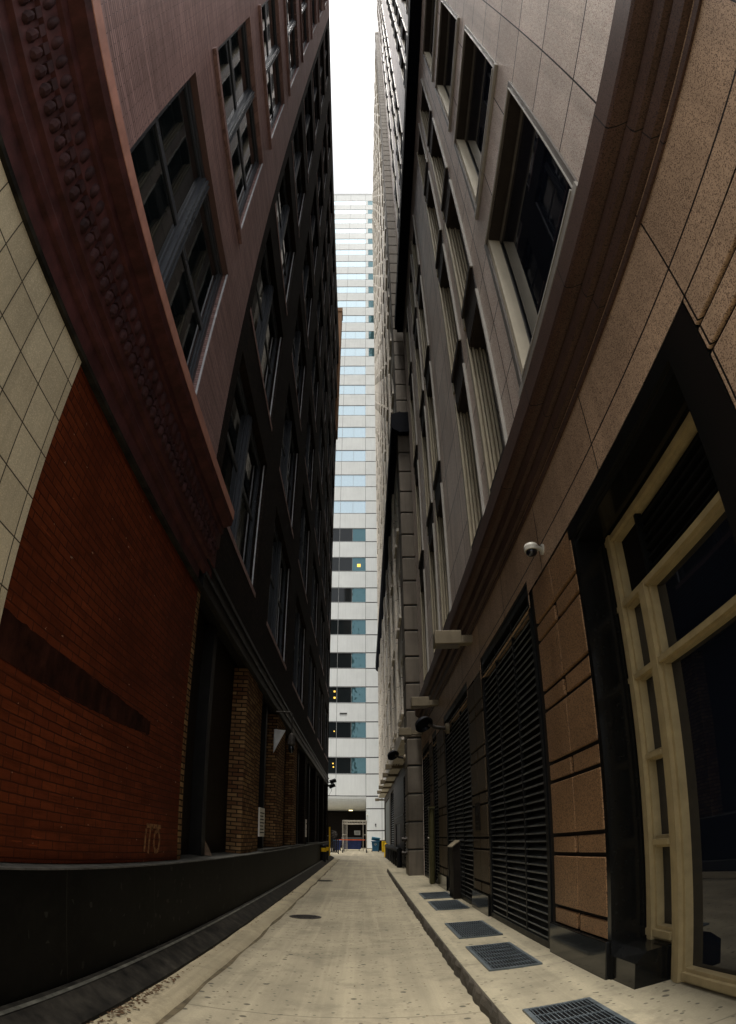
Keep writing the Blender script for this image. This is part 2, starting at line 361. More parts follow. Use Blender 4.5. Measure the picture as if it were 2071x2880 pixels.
# ------------------------------------------------------------------ the ground
tag(MB().quad((-400, -400, -0.03), (400, -400, -0.03), (400, 700, -0.03), (-400, 700, -0.03)).build('ground', M['asphalt']), kind='structure')
tag(MB().quad((-60, -6.5, -.012), (60, -6.5, -.012), (60, .2, -.012), (-60, .2, -.012)).build('street_pavement', M['walk'], recalc=False), kind='structure')
tag(MB().quad((-1.52, -6.5, 0), (0.96, -6.5, 0), (0.96, 25.0, 0), (-1.52, 25.0, 0)).quad((-1.52, 25.0, 0), (2.4, 25.0, 0), (2.4, 38, 0), (-1.52, 38, 0)).quad((-9, 38, 0), (4, 38, 0), (4, 74, 0), (-9, 74, 0)).build('alley_road', M['road'], recalc=False), kind='structure')
# low rounded kerb down the left side: a shallow roll that wanders a little
mb = MB(); prof = [(-1.46, 0.0), (-1.50, 0.035), (-1.56, 0.058), (-1.66, 0.068), (-1.90, 0.070)]
ysl = [0.2 + 0.5 * k for k in range(76)]; i0 = 0
for k, y in enumerate(ysl):
    for x, z in prof: mb.v.append((x + (0.012 * math.sin(y * 1.7) + random.uniform(-.012, .012)) * (x > -1.6), y, z + (random.uniform(-.006, .006) if z > 0.01 else -0.004)))
for k in range(len(ysl) - 1):
    for q in range(len(prof) - 1):
        a = k * len(prof) + q; mb.f.append((a, a + 1, a + 1 + len(prof), a + len(prof)))
tag(mb.build('left_kerb', M['kerb'], smooth=True), kind='structure')
mb = MB()
for k, y in enumerate(ysl):
    wob = 0.012 * math.sin(y * 1.7); mb.v += [(-1.50 + wob, y, .0035), (-1.425 + wob + .012 * math.sin(y * 3.1) + random.uniform(-.012, .012), y, .0035)]
for k in range(len(ysl) - 1): mb.f.append((2 * k, 2 * k + 1, 2 * k + 3, 2 * k + 2))
tag(mb.build('gutter', M['dirt'], recalc=False), kind='structure')
mb = MB().quad((0.97, .2, 0.152), (2.6, .2, 0.152), (2.6, 25, 0.152), (0.97, 25, 0.152))
tag(mb.build('sidewalk', M['walk'], recalc=False), kind='structure')
mb = MB()     # chipped kerb face
ysl = [0.2 + 0.124 * k for k in range(201)]
for y in ysl:
    j = random.uniform(-.014, .014)
    mb.v += [(0.93 + j, y, -0.004), (0.935 + j + random.uniform(-.01, .012), y, 0.07), (0.945 + j, y, 0.12), (0.958 + random.uniform(-.008, .008), y, 0.146), (0.985, y, 0.1515)]
for k in range(200):
    for q in range(4):
        a = k * 5 + q; mb.f.append((a, a + 1, a + 6, a + 5))
mb.quad((0.95, 25, 0), (2.6, 25, 0), (2.6, 25, .15), (.95, 25, .15))
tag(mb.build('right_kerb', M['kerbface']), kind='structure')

# ------------------------------------------------------------------ left: brick building
YB = -0.05; YBU = 0.34; LX = -2.15; LEND = 37.6; LTOP = 40.6
B = thing('brick_building', 'dark brick building lining the left of the alley, its near ground floor painted red', 'building', (-5, 10, 0))
def part(mb, name, mat, parent, **kw):
    o = mb.build(name, mat, **kw); o.parent = parent; o.matrix_parent_inverse = Matrix.Translation(parent.location).inverted(); return o
WF = [(6.35, 9.4), (10.55, 13.65), (14.75, 17.8), (18.9, 21.95), (23.05, 26.1), (27.2, 30.25), (31.35, 34.4), (35.4, 38.4)]
WC = [(2.05 + 5.27 * k, 5.6 + 5.27 * k) for k in range(7)]
holes_near = [(a, b, c, d) for a, b in WC[:1] for c, d in WF]
holes_far = [(a, b, c, d) for a, b in WC[1:] for c, d in WF]
SPLIT = 6.95
mb = MB(); wall(mb, LX, -1, YBU, SPLIT, 6.05, LTOP, holes_near, 0.30); part(mb, 'upper_wall', M['purple'], B)
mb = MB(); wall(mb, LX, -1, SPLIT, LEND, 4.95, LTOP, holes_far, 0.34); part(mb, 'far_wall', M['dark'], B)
mb = MB(); shell(mb, LX, -12, YB, LEND, 0, 6.05); shell(mb, LX, -12, YBU, LEND, 6.05, LTOP); part(mb, 'outer_shell', M['dark'], B)
mb = MB().quad((LX, 2.88, 1.19), (LX, 7.0, 1.19), (LX, 7.0, 4.72), (LX, 2.88, 4.72)); part(mb, 'painted_wall', M['red'], B)
mb = MB().quad((LX, 7.0, 1.19), (LX - 0.16, 7.0, 1.19), (LX - 0.16, 7.0, 4.72), (LX, 7.0, 4.72)).quad((LX, 7.0, 1.19), (LX, 7.10, 1.19), (LX, 7.10, 4.72), (LX, 7.0, 4.72))
mb2 = MB().box(LX - 0.3, LX + 0.004, 7.0, 7.13, 1.19, 4.72); part(mb2, 'worn_brick_edge', M['pier_brick'], B)
part(MB().box(LX - 0.03, LX + 0.022, YB, 2.885, 1.19, 4.70), 'tile_cladding', M['tile'], B)
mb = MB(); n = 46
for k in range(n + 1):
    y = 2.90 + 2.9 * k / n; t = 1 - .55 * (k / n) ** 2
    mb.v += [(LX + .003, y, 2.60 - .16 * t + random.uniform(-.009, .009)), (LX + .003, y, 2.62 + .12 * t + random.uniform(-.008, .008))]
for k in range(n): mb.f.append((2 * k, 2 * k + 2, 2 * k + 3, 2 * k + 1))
part(mb, 'dark_band', M['band'], B, recalc=False)  # dark band with uneven edges laid over the red wall
# ghost of a painted-out number on the red wall
mb = MB()
for pts in ([(5.86, 1.30), (5.90, 1.55)], [(5.98, 1.28), (6.02, 1.55), (6.10, 1.56)], [(6.16, 1.5), (6.14, 1.38), (6.2, 1.29), (6.3, 1.32), (6.33, 1.45), (6.27, 1.55), (6.16, 1.5)], [(5.9, 1.58), (6.36, 1.58)]):
    for (a, b), (c, d) in zip(pts, pts[1:]):
        n = Vector((b - d, c - a)).normalized() * 0.024
        mb.quad((LX + .004, a - n.x, b - n.y), (LX + .004, c - n.x, d - n.y), (LX + .004, c + n.x, d + n.y), (LX + .004, a + n.x, b + n.y))
part(mb, 'painted_mark', M['ghost'], B, recalc=False)
# terracotta band between the string course and the cornice, with its two rows of moulded beads
part(MB().quad((LX, YB, 4.72), (LX, SPLIT, 4.72), (LX, SPLIT, 6.05), (LX, YB, 6.05)), 'terracotta_band', M['terra'], B)
part(MB().prism_y([(LX, 4.70), (LX + .05, 4.71), (LX + .055, 4.745), (LX, 4.76)], YB, LEND), 'string_course', M['footing'], B)
prof = [(LX, 4.98), (LX + .03, 5.0), (LX + .045, 5.06), (LX + .03, 5.10), (LX + .03, 5.20), (LX + .07, 5.22), (LX + .07, 5.5), (LX + .10, 5.52), (LX + .10, 5.74), (LX + .13, 5.76), (LX + .13, 5.86), (LX + .24, 5.90), (LX + .255, 5.98), (LX + .25, 6.14), (LX, 6.2)]
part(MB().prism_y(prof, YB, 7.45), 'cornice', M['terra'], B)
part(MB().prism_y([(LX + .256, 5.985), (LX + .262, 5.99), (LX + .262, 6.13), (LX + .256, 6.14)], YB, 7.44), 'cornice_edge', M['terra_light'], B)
mb = MB(); y = -0.9
while y < 7.3:      # lower row: rounded brackets
    for k in range(6):
        t = PI * k / 5
    mb.lathe([(0.012, -0.075), (0.05, -0.05), (0.062, 0.0), (0.05, 0.05), (0.012, 0.075)], (LX + .055, y, 5.36), 10)
    mb.box(LX + .06, LX + .108, y - .045, y + .045, 5.42, 5.50)
    y += 0.148
part(mb, 'bracket_moulding', M['mould'], B, smooth=False)
mb = MB(); y = -0.9
while y < 7.3:      # upper row: eggs
    mb.lathe([(0.01, -0.09), (0.045, -0.06), (0.055, 0.0), (0.045, 0.06), (0.01, 0.09)], (LX + .085, y, 5.63), 10)
    y += 0.165
part(mb, 'egg_moulding', M['mould'], B, smooth=True)
# plinth, its ledge and the splayed footing
part(MB().prism_y([(LX - .4, -0.02), (LX + .11, -0.02), (LX + .11, 1.165), (LX - .4, 1.165)], YB, LEND), 'plinth', M['plinth'], B)
part(MB().prism_y([(LX - .38, 1.165), (LX + .115, 1.165), (LX + .112, 1.178), (LX - .38, 1.195)], YB, LEND), 'plinth_ledge', M['ledge'], B)
part(MB().prism_y([(LX + .11, -0.02), (LX + .41, -0.02), (LX + .395, 0.10), (LX + .19, 0.235), (LX + .11, 0.25)], YB, LEND + .2), 'footing', M['footing'], B)
part(MB().prism_y([(LX + .16, .2435), (LX + .185, .2385), (LX + .192, .243), (LX + .165, .254)], YB, LEND), 'footing_edge', M['edge2'], B)
# ground floor bays beyond the painted wall: brick piers, boarded openings, steel lintel
part(MB().quad((LX - .30, 7.0, 1.18), (LX - .30, LEND, 1.18), (LX - .30, LEND, 4.98), (LX - .30, 7.0, 4.98)), 'boarded_bays', M['umber'], B)
piers = [(10.85, 12.9), (15.1, 17.05), (18.9, 20.3), (22.5, 24.1), (27.6, 29.4), (33.0, 34.3), (36.4, 37.55)]
for i, (a, b) in enumerate(piers):
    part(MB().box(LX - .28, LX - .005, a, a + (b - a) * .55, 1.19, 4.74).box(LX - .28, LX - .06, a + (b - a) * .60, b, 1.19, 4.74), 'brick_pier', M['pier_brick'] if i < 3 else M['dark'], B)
part(MB().box(LX - .2, LX + .02, 7.14, LEND, 4.76, 4.96).box(LX - .2, LX + .05, 7.14, LEND, 4.96, 5.02).box(LX - .2, LX + .05, 7.14, LEND, 5.18, 5.25).box(LX-.2, LX+.015, 7.14, LEND, 5.02, 5.18), 'steel_lintel', M['steel'], B)
for a, b in ((8.55, 8.75), (13.9, 14.1), (21.3, 21.5), (25.8, 26.0), (31.2, 31.4)):
    part(MB().box(LX - .30, LX - .12, a, b, 1.2, 4.74), 'door_post', M['steel'], B)
mb = MB()
for y in (7.35, 7.95):
    mb.box(LX - .298, LX - .26, y, y + .03, 2.9, 4.2)
for z in (2.9, 3.45, 4.2): mb.box(LX - .298, LX - .27, 7.35, 7.98, z, z + .03)
part(mb, 'ventilator_frame', M['footing'], B)
part(MB().box(LX - .2, LX + .075, 12.95, 17.6, 1.196, 1.235).box(LX - .2, LX + .075, 18.0, 22.0, 1.196, 1.235).box(LX - .2, LX + .075, 24.2, 29, 1.196, 1.235), 'stone_sill', M['ledge'], B)
# windows: one unit of frame, sashes and panes, copied through the grid
wh, wl = 3.1, 3.55
f = MB(); D0, D1 = -0.19, -0.09
f.box(D0, D1, 0, .10, 0, wh).box(D0, D1, wl - .10, wl, 0, wh).box(D0, D1, .1, wl - .1, wh - .10, wh).box(D0, D1 + .03, .1, wl - .1, 0, .09)
f.box(D0 + .02, D1 + .04, wl / 2 - .11, wl / 2 + .11, .09, wh - .1).box(D1 + .04, D1 + .07, wl / 2 - .06, wl / 2 - .02, .09, wh - .1).box(D1 + .04, D1 + .07, wl / 2 + .03, wl / 2 + .06, .09, wh - .1)
wz = wh * .52
for y0, y1 in ((.1, wl / 2 - .11), (wl / 2 + .11, wl - .1)):
    f.box(D0 + .03, D1 - .02, y0, y0 + .055, .09, wh - .1).box(D0 + .03, D1 - .02, y1 - .055, y1, .09, wh - .1)
    f.box(D0 + .03, D1 - .02, y0 + .055, y1 - .055, wz - .05, wz + .05).box(D0 + .03, D1 - .02, y0 + .055, y1 - .055, .09, .17).box(D0 + .03, D1 - .02, y0 + .055, y1 - .055, wh - .17, wh - .1)
proto = f.build('window', M['sash'], loc=(0, 0, 0))
for y0, y1 in ((.155, wl / 2 - .165), (wl / 2 + .165, wl - .155)):
    MB().quad((D0 + .06, y0, .17), (D0 + .06, y1, .17), (D0 + .06, y1, wh - .17), (D0 + .06, y0, wh - .17)).build('pane', M['glass'], proto, recalc=False)
MB().box(-.10, .055, -.08, wl + .08, -.11, -.004).build('sill', M['terra_light'] if False else M['purple'], proto)
MB().box(-.03, -.004, wl - .022, wl - .003, .02, wh - .01).build('jamb_glint', M['glint'], proto)  # pale strip added to draw sky glints down the window jamb
proto.parent = B
bl = Vector(B.location); first = True
for c, (a, b) in enumerate(WC):
    for k, (z0, z1) in enumerate(WF):
        loc = Vector((LX - (0.0 if c == 0 else 0.05), a, z0)) - bl
        o = proto if first else child_copy(proto, B, loc)
        if first: proto.location = loc; first = False
        o.scale = (1, (b - a) / wl, (z1 - z0) / wh)

part(MB().box(-3.2, LX + .11, 36.5, LEND + .05, 31, 45.5).box(-3.25, LX + .16, 36.45, LEND + .1, 45.5, 46), 'chimney', M['brownb'], B)

# ------------------------------------------------------------------ far end: office tower
TY = 66.0
T = thing('office_tower', 'tall white panelled office tower with ribbon windows closing the end of the alley', 'building', (0, 72, 0))
NF = 28; zb0, zp, zh = 8.5, 4.085, 1.88
part(MB().box(-14.5, 16.5, TY + .06, 84, 8.4, 123.6).box(.3, 16.5, TY + .06, 84, 0, 8.4).box(-14.5, .3, TY + 7.2, 84, 0, 8.4), 'core_wall', M['gap'], T)
xs = [.28 - 3.22 * k for k in range(5)][::-1]      # module lines left of the pier
xr = [.28, 1.98, 5.2, 8.4, 11.6, 14.8]
mb = MB()
def row(z0, z1, a, b): mb.box(a + .018, b - .018, TY, TY + .055, z0 + .06, z1 - .06)
for k in range(NF + 1):
    z1 = zb0 + zp * k; z0 = z1 - (zp - zh) if k else 5.98
    if k == NF: z1 = 123.8
    for a, b in zip(xs, xs[1:]): row(z0, z1, a, b)
    for a, b in zip(xr, xr[1:]): row(z0, z1, a, b)
    if k < NF:
        wz0, wz1 = z1, z1 + zh
        row(wz0, wz1, xr[0], xr[1] if k < 15 else .8)
        if k < 15:
            for a, b in zip(xr[1:], xr[2:]): row(wz0, wz1, a, b)
for z0, z1 in ((0.0, 2.05), (2.05, 4.55), (4.55, 5.96)):
    for a, b in zip(xr, xr[1:]): row(z0, z1, a, b)
part(mb, 'panel_cladding', M['panel'], T)
part(MB().prism_y([(0, 0), (1, 0), (1, 1)], 0, .01), 'roof_edge', M['panel'], T) if False else part(MB().box(-14.5, 16.5, TY - .05, TY + .5, 123.8, 124.3), 'roof_edge', M['panel'], T)
# curved fascia over the entrance recess
mb = MB(); pr = [(TY, 5.96)] + [(TY + 1.4 * (1 - math.cos(t * PI / 16)), 5.96 - 1.45 * math.sin(t * PI / 16)) for t in range(9)]
for (y0, z0), (y1, z1) in zip(pr, pr[1:]): mb.quad((-14.5, y0, z0), (.28, y0, z0), (.28, y1, z1), (-14.5, y1, z1))
mb.quad((-14.5, TY + 1.4, 4.51), (.28, TY + 1.4, 4.51), (.28, TY + 7.2, 4.51), (-14.5, TY + 7.2, 4.51))
part(mb, 'entrance_fascia', M['panel'], T, smooth=False)
part(MB().quad((.285, TY + .06, 0), (.285, TY + 7.2, 0), (.285, TY + 7.2, 4.5), (.285, TY + .06, 4.5)).quad((-14.5, TY + 5.5, 0), (.28, TY + 5.5, 0), (.28, TY + 5.5, 4.5), (-14.5, TY + 5.5, 4.5)), 'entrance_wall', M['umber'], T)
d = part(MB().box(-1.7, .05, TY + 5.35, TY + 5.48, 0, 3.4).box(-1.55, -.1, TY + 5.30, TY + 5.36, .1, 2.4), 'entrance_door', M['umber'], T)
s = MB().box(-1.05, -.35, TY + 5.26, TY + 5.298, 1.55, 2.1).build('notice', M['paper'], d); s.matrix_parent_inverse = Matrix.Translation(d.matrix_world.translation).inverted()
s = MB().box(-.95, -.45, TY + 5.255, TY + 5.259, 1.9, 1.95).box(-.9, -.5, TY + 5.255, TY + 5.259, 1.75, 1.78).build('notice_print', M['ink'], d)
part(MB().box(-1.6, -1.2, TY + 2.6, TY + 3.0, 4.43, 4.505), 'soffit_lamp', M['lamp_w'], T)
part(MB().box(-6, -1.75, TY + 5.2, TY + 5.3, 0, 4.3), 'roller_shutter', M['umber'], T)
# ribbon windows, one part per floor
for k in range(NF):
    z0 = zb0 + zp * k; z1 = z0 + zh
    gm = M['tglass']
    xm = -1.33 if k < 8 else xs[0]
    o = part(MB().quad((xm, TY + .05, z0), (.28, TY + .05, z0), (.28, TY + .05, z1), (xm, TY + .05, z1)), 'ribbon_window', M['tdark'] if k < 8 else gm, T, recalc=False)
    if k < 8: MB().quad((xs[0], TY + .05, z0), (xm, TY + .05, z0), (xm, TY + .05, z1), (xs[0], TY + .05, z1)).build('black_reflection_pane', M['tleft'], o, recalc=False)
    mu = MB()
    for x in xs[:-1]: mu.box(x - .02, x + .02, TY + .01, TY + .048, z0, z1).box(x + 1.59, x + 1.62, TY + .03, TY + .048, z0, z1)
    mu.box(xs[0], .27, TY + .012, TY + .047, z0 - .02, z0 + .05).box(xs[0], .27, TY + .012, TY + .047, z1 - .04, z1 + .02)
    q = mu.build('mullion', M['tframe'], o)
    if k >= 15:
        mb = MB()
        for a, b in zip([.8] + xr[1:], xr[1:]): mb.quad((a, TY + .05, z0), (b, TY + .05, z0), (b, TY + .05, z1), (a, TY + .05, z1))
        part(mb, 'side_window', M['tdark'], T, recalc=False)
mb = MB()
for x, z, q in ((-.75, 33.6, .42), (-3.3, 17.9, .2), (-3.3, 17.15, .22), (-3.35, 9.6, .14), (-3.3, 9.2, .14), (-3.25, 13.3, .13)):
    part(MB().box(x, x + q, TY + .03, TY + .046, z, z + q), 'office_lamp', M['lamp_y'], T)

part(MB().box(-2.6, -1.8, TY - .04, TY - .002, 15.35, 15.5), 'vent_slot', M['gap'], T)

# ------------------------------------------------------------------ right: granite building
RX = 1.95; REND = 20.2; RTOP = 118
G = thing('granite_building', 'pink and grey granite building with black louvre doors lining the right of the alley', 'building', (5, 9, 0))
RC = [(2.45, 5.2), (6.3, 7.65), (8.15, 9.5), (12.3, 13.75), (14.3, 15.75), (17.2, 18.7)]
RF = [(6.60 + 4.25 * k, 9.72 + 4.25 * k) for k in range(26)]
RF = [(a, b) for a, b in RF if b < 117]
skip = 4        # the belt cornice hides the head of this floor
holes = [(a, b, c, d) for a, b in RC for c, d in RF if not (c < 25.3 and d > 24.2)]
mb = MB(); wall(mb, RX, 1, YBU, REND, 6.1, RTOP, holes, 0.42); part(mb, 'upper_wall', M['grey_wall'], G)
mb = MB(); shell(mb, RX, 14, YB, REND, 0, 6.15); shell(mb, RX, 14, YBU, REND, 6.15, RTOP); part(mb, 'outer_shell', M['grey_wall'], G)
lou = [(6.4, 9.6), (11.0, 14.5), (16.05, 17.1), (17.95, 20.1)]
low = [(2.38, 4.78, 0.15, 4.22)] + [(a, b, 0.1, 4.55) for a, b in lou]
mb = MB(); wall(mb, RX + .03, 1, YB, REND, 0.1, 4.36, low, 0.30); part(mb, 'joint_backing', M['groove'], G)
mb = MB(); wall(mb, RX, 1, YB, REND, 4.37, 5.32, [(a, b, 4.2, 4.55) for a, b in lou], 0.1)
part(mb, 'granite_band', M['pink_wall'], G)
# stepped cornice
prof = [(RX + .1, 5.20), (RX - .02, 5.20), (RX - .02, 5.26), (RX + .012, 5.27), (RX + .012, 5.31), (RX - .05, 5.33), (RX - .06, 5.46), (RX - .035, 5.47), (RX - .035, 5.50), (RX - .09, 5.52), (RX - .10, 5.58), (RX - .10, 5.66), (RX - .08, 5.665), (RX - .08, 5.70), (RX - .145, 5.72), (RX - .19, 5.76), (RX - .20, 5.80), (RX - .20, 6.08), (RX - .18, 6.12), (RX + .1, 6.18)]
part(MB().prism_y(prof, YB, REND - .02), 'cornice', M['cornice'], G)
# rusticated piers
def pier(y0, y1, mat, split=True, z=.53):
    mb = MB(); ym = (y0 + y1) / 2
    while z < 4.3:
        h = .165; t = min(z + h, 4.34)
        if split: mb.box(RX, RX + .12, y0, ym - .045, z, t).box(RX, RX + .12, ym + .045, y1, z, t)
        else: mb.box(RX, RX + .12, y0, y1, z, t)
        z += h + .042
        t = min(z + .545, 4.34)
        if t > z + .05: mb.box(RX - .004, RX + .12, y0, ym - .004, z, t).box(RX - .004, RX + .12, ym + .004, y1, z, t)
        z += .545 + .042
    o = part(mb, 'granite_pier', mat, G, bevel=.008)
    part(MB().box(RX - .03, RX + .1, y0 - .05, y1 + .12, .14, .515), 'black_base', M['black'], G, bevel=.01)
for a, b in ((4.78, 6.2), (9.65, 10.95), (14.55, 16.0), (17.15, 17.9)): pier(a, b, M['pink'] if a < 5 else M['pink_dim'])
for y0, y1 in ((YB, 1.99),):
    mb = MB().box(RX, RX + .12, y0, y1, .15, .71); z = .754
    while z < 4.3:
        mb.box(RX, RX + .12, y0, y1, z, z + .165); z += .207
        t = min(z + .545, 4.36); mb.box(RX, RX + .12, y0, y1, z, t); z += .587
    part(mb, 'rusticated_corner', M['pink_wall'], G, bevel=.008)
# louvre doors
for a, b in lou:
    x = RX + .10; fr = MB()
    fr.box(RX + .004, x + .05, a + .002, b - .002, 4.5, 4.549).box(x - .09, x + .05, a, a + .10, .12, 4.5).box(x - .09, x + .05, b - .10, b, .12, 4.5).box(x - .09, x + .05, a + .1, b - .1, .12, .24).box(x - .09, x + .05, a + .1, b - .1, 4.4, 4.5)
    nm = 2 if b - a > 2 else 1
    for k in range(1, nm + 1):
        yy = a + (b - a) * k / (nm + 1); fr.box(x - .075, x - .04, yy - .022, yy + .022, .24, 4.4)
    o = part(fr, 'louvre_door', M['louvre'], G)
    sl = MB(); ed = MB(); z = .27
    while z < 4.36:
        sl.quad((x - .065, a + .1, z), (x - .065, b - .1, z), (x - .02, b - .1, z + .062), (x - .02, a + .1, z + .062)); ed.box(x - .070, x - .06, a + .1, b - .1, z - .014, z + .006); z += .098
    q = sl.build('slats', M['louvre'], o, recalc=False); ed.build('slat_edges', M['edge'], o)
    MB().quad((x + .045, a + .1, .2), (x + .045, b - .1, .2), (x + .045, b - .1, 4.45), (x + .045, a + .1, 4.45)).build('backing', M['void'], o, recalc=False)
    part(MB().box(RX - .005, RX + .3, a - .01, b + .01, .10, .118), 'threshold', M['blackm'], G)
# black granite bay with the ochre shop window
part(MB().box(RX + .004, RX + .42, 4.70, 4.779, .15, 4.22).box(RX + .034, RX + .42, 2.38, 4.70, 4.16, 4.22).box(RX - .006, RX + .42, 2.0, 2.379, .15, 4.222).box(RX - .006, RX + .1, 2.0, 4.8, 4.222, 4.35), 'black_surround', M['black'], G)
part(MB().quad((RX + .5, -1, .15), (RX + .5, 4.9, .15), (RX + .5, 4.9, 4.4), (RX + .5, -1, 4.4)), 'shop_interior', M['void'], G)
part(MB().prism_y([(RX + .02, .14), (RX + .02, .38), (RX + .12, .47), (RX + .42, .48), (RX + .42, .14)], 4.26, 4.70), 'chamfered_plinth', M['black'], G)
part(MB().box(RX + .01, RX + .012, 4.36, 4.37, .15, .47), 'plinth_joint', M['ledge'], G) if False else None
fx = RX + .36
fr = MB()
def post(y0, y1, z0, z1):
    w_ = y1 - y0
    fr.box(fx - .02, fx + .06, y0, y1, z0, z1); fr.box(fx - .06, fx - .02, y0 + w_ * .2, y0 + w_ * .62, z0, z1); fr.box(fx - .045, fx - .02, y0 + w_ * .70, y1 - w_ * .08, z0, z1)
post(4.53, 4.69, .48, 4.15); post(4.05, 4.24, .16, 3.45)
def rail(z, h, y0=2.72, y1=4.69): fr.box(fx - .015, fx + .06, y0, y1, z, z + h); fr.box(fx - .05, fx - .015, y0, y1, z + h * .25, z + h * .75)
rail(3.40, .10); rail(2.74, .09); rail(4.06, .1)
rail(2.04, .08, 4.25, 4.52); rail(1.30, .10, 4.25, 4.52); rail(.48, .13, 4.25, 4.69); rail(.16, .13, 2.4, 4.05)
post(2.55, 2.72, .16, 4.15)
o = part(fr, 'shop_window', M['gold'], G)
MB().quad((fx + .05, 2.38, .16), (fx + .05, 4.69, .16), (fx + .05, 4.69, 3.45), (fx + .05, 2.38, 3.45)).build('pane', M['glass_b'], o, recalc=False)
sl = MB(); z = 3.54
while z < 4.05: sl.box(fx, fx + .05, 2.72, 4.02, z, z + .018); z += .085
sl.box(fx - .02, fx + .04, 4.02, 4.06, 3.50, 4.06)
sl.build('transom_slats', M['louvre'], o)
MB().quad((fx + .055, 2.38, 3.46), (fx + .055, 4.69, 3.46), (fx + .055, 4.69, 4.2), (fx + .055, 2.38, 4.2)).build('transom_back', M['void'], o, recalc=False)
# projecting belt cornice high up, black underneath
part(MB().box(RX - .40, RX + .05, YBU, REND - .05, 24.4, 25.2).box(RX - .30, RX + .05, YBU, REND - .05, 24.2, 24.4), 'belt_cornice', M['belt'], G)
# windows of the granite building
def wide_window():
    w_, h = RC[0][1] - RC[0][0], RF[0][1] - RF[0][0]
    f = MB(); f.box(.17, .25, 0, .06, 0, h).box(.17, .25, w_ - .06, w_, 0, h).box(.17, .25, .06, w_ - .06, h - .06, h).box(.17, .25, .06, w_ - .06, 0, .06)
    o = f.build('window', M['gframe'])
    MB().quad((.20, .06, .06), (.20, w_ - .06, .06), (.20, w_ - .06, h - .06), (.20, .06, h - .06)).build('pane', M['glass_b'], o, recalc=False)
    MB().box(-.004, .168, w_ - .10, w_ - .002, 0, h).build('reveal', M['cream'], o)
    MB().box(-.002, .168, .004, w_ - .101, h - .035, h - .001).box(-.002, .168, .002, .02, 0, h - .036).build('lining', M['lining'], o)
    MB().box(-.05, -.004, -.10, w_ + .14, -.12, -.02).box(-.06, .16, 0.01, w_ - .12, -.019, .012).build('sill', M['nose'], o)
    MB().box(-.03, -.003, -.10, -.004, -.018, h + .1).box(-.03, -.003, w_ + .012, w_ + .12, -.018, h + .1).box(-.03, -.003, -.004, w_ + .012, h + .005, h + .10).build('surround', M['gframe'], o)
    MB().box(-.045, -.0301, -.018, -.004, -.018, h + .012).box(-.045, -.0301, -.018, w_ + .02, h + .012, h + .03).build('edge_trim', M['nose'], o)
    return o
def flute_window():
    w_, h = RC[1][1] - RC[1][0], RF[0][1] - RF[0][0]
    f = MB(); f.box(.30, .38, 0, .06, 0, h).box(.30, .38, w_ - .1, w_, 0, h).box(.30, .38, .06, w_ - .1, h - .06, h).box(.30, .38, .06, w_ - .1, 0, .06).box(.30, .36, .06, w_ - .1, h * .5 - .03, h * .5 + .03)
    o = f.build('window', M['gframe'])
    MB().quad((.34, .06, .06), (.34, w_ - .1, .06), (.34, w_ - .1, h - .06), (.34, .06, h - .06)).build('pane', M['glass_b'], o, recalc=False)
    r = MB()
    for k in range(5):
        x = -.035 + k * .066; r.box(x, x + .036, w_ - .11 - .035 * (k % 2), w_ - .002, -.55, h + .25)
    r.box(-.012, .295, w_ - .05, w_ - .001, 0.0, h)
    r.build('fluted_jamb', M['flute'], o)
    MB().box(-.002, .298, .002, w_ - .10, h - .03, h - .001).box(-.002, .298, .002, .02, 0, h - .031).build('lining', M['lining'], o)
    MB().box(-.02, -.003, .0, w_ - .12, -1.12, -.3).box(-.06, -.003, -.02, w_ - .10, -.3, -.16).box(-.03, -.003, .0, w_ - .12, -.16, -.02).build('spandrel', M['lining'], o)
    MB().box(-.055, -.004, -.05, -.01, -.3, h + .15).build('edge_trim', M['nose'], o)
    return o
gl = Vector(G.location); cnt = 0
pw, pf = wide_window(), flute_window(); usedw = usedf = False
rest = MB(); restg = MB()
order = sorted([(c, k) for c in range(6) for k in range(len(RF))], key=lambda t: t[1] * 4.25 + RC[t[0]][0] * .8)
for c, k in order:
    (a, b), (z0, z1) = RC[c], RF[k]
    if z0 < 25.3 and z1 > 24.2: continue
    if cnt < 98:
        pr_ = pw if c == 0 else pf; loc = Vector((RX, a, z0)) - gl
        used = usedw if c == 0 else usedf
        if used: o = child_copy(pr_, G, loc)
        else:
            o = pr_; o.parent = G; o.location = loc
            if c == 0: usedw = True
            else: usedf = True
        o.scale = (1, (b - a) / ((RC[0] if c == 0 else RC[1])[1] - (RC[0] if c == 0 else RC[1])[0]), 1)
        cnt += 1
    else:
        restg.quad((RX + .33, a, z0), (RX + .33, b, z0), (RX + .33, b, z1), (RX + .33, a, z1))
        rest.box(RX - .05, RX - .003, a - .04, b + .05, z0 - .4, z0)
        for q in range(4): rest.box(RX - .02 + .08 * q, RX + .02 + .08 * q, b - .08, b - .002, z0, z1)
if rest.v:
    o = part(rest, 'high_window_frames', M['flute'], G); o['kind'] = 'stuff'
    o = part(restg, 'high_window_panes', M['glass_b'], G, recalc=False); o['kind'] = 'stuff'

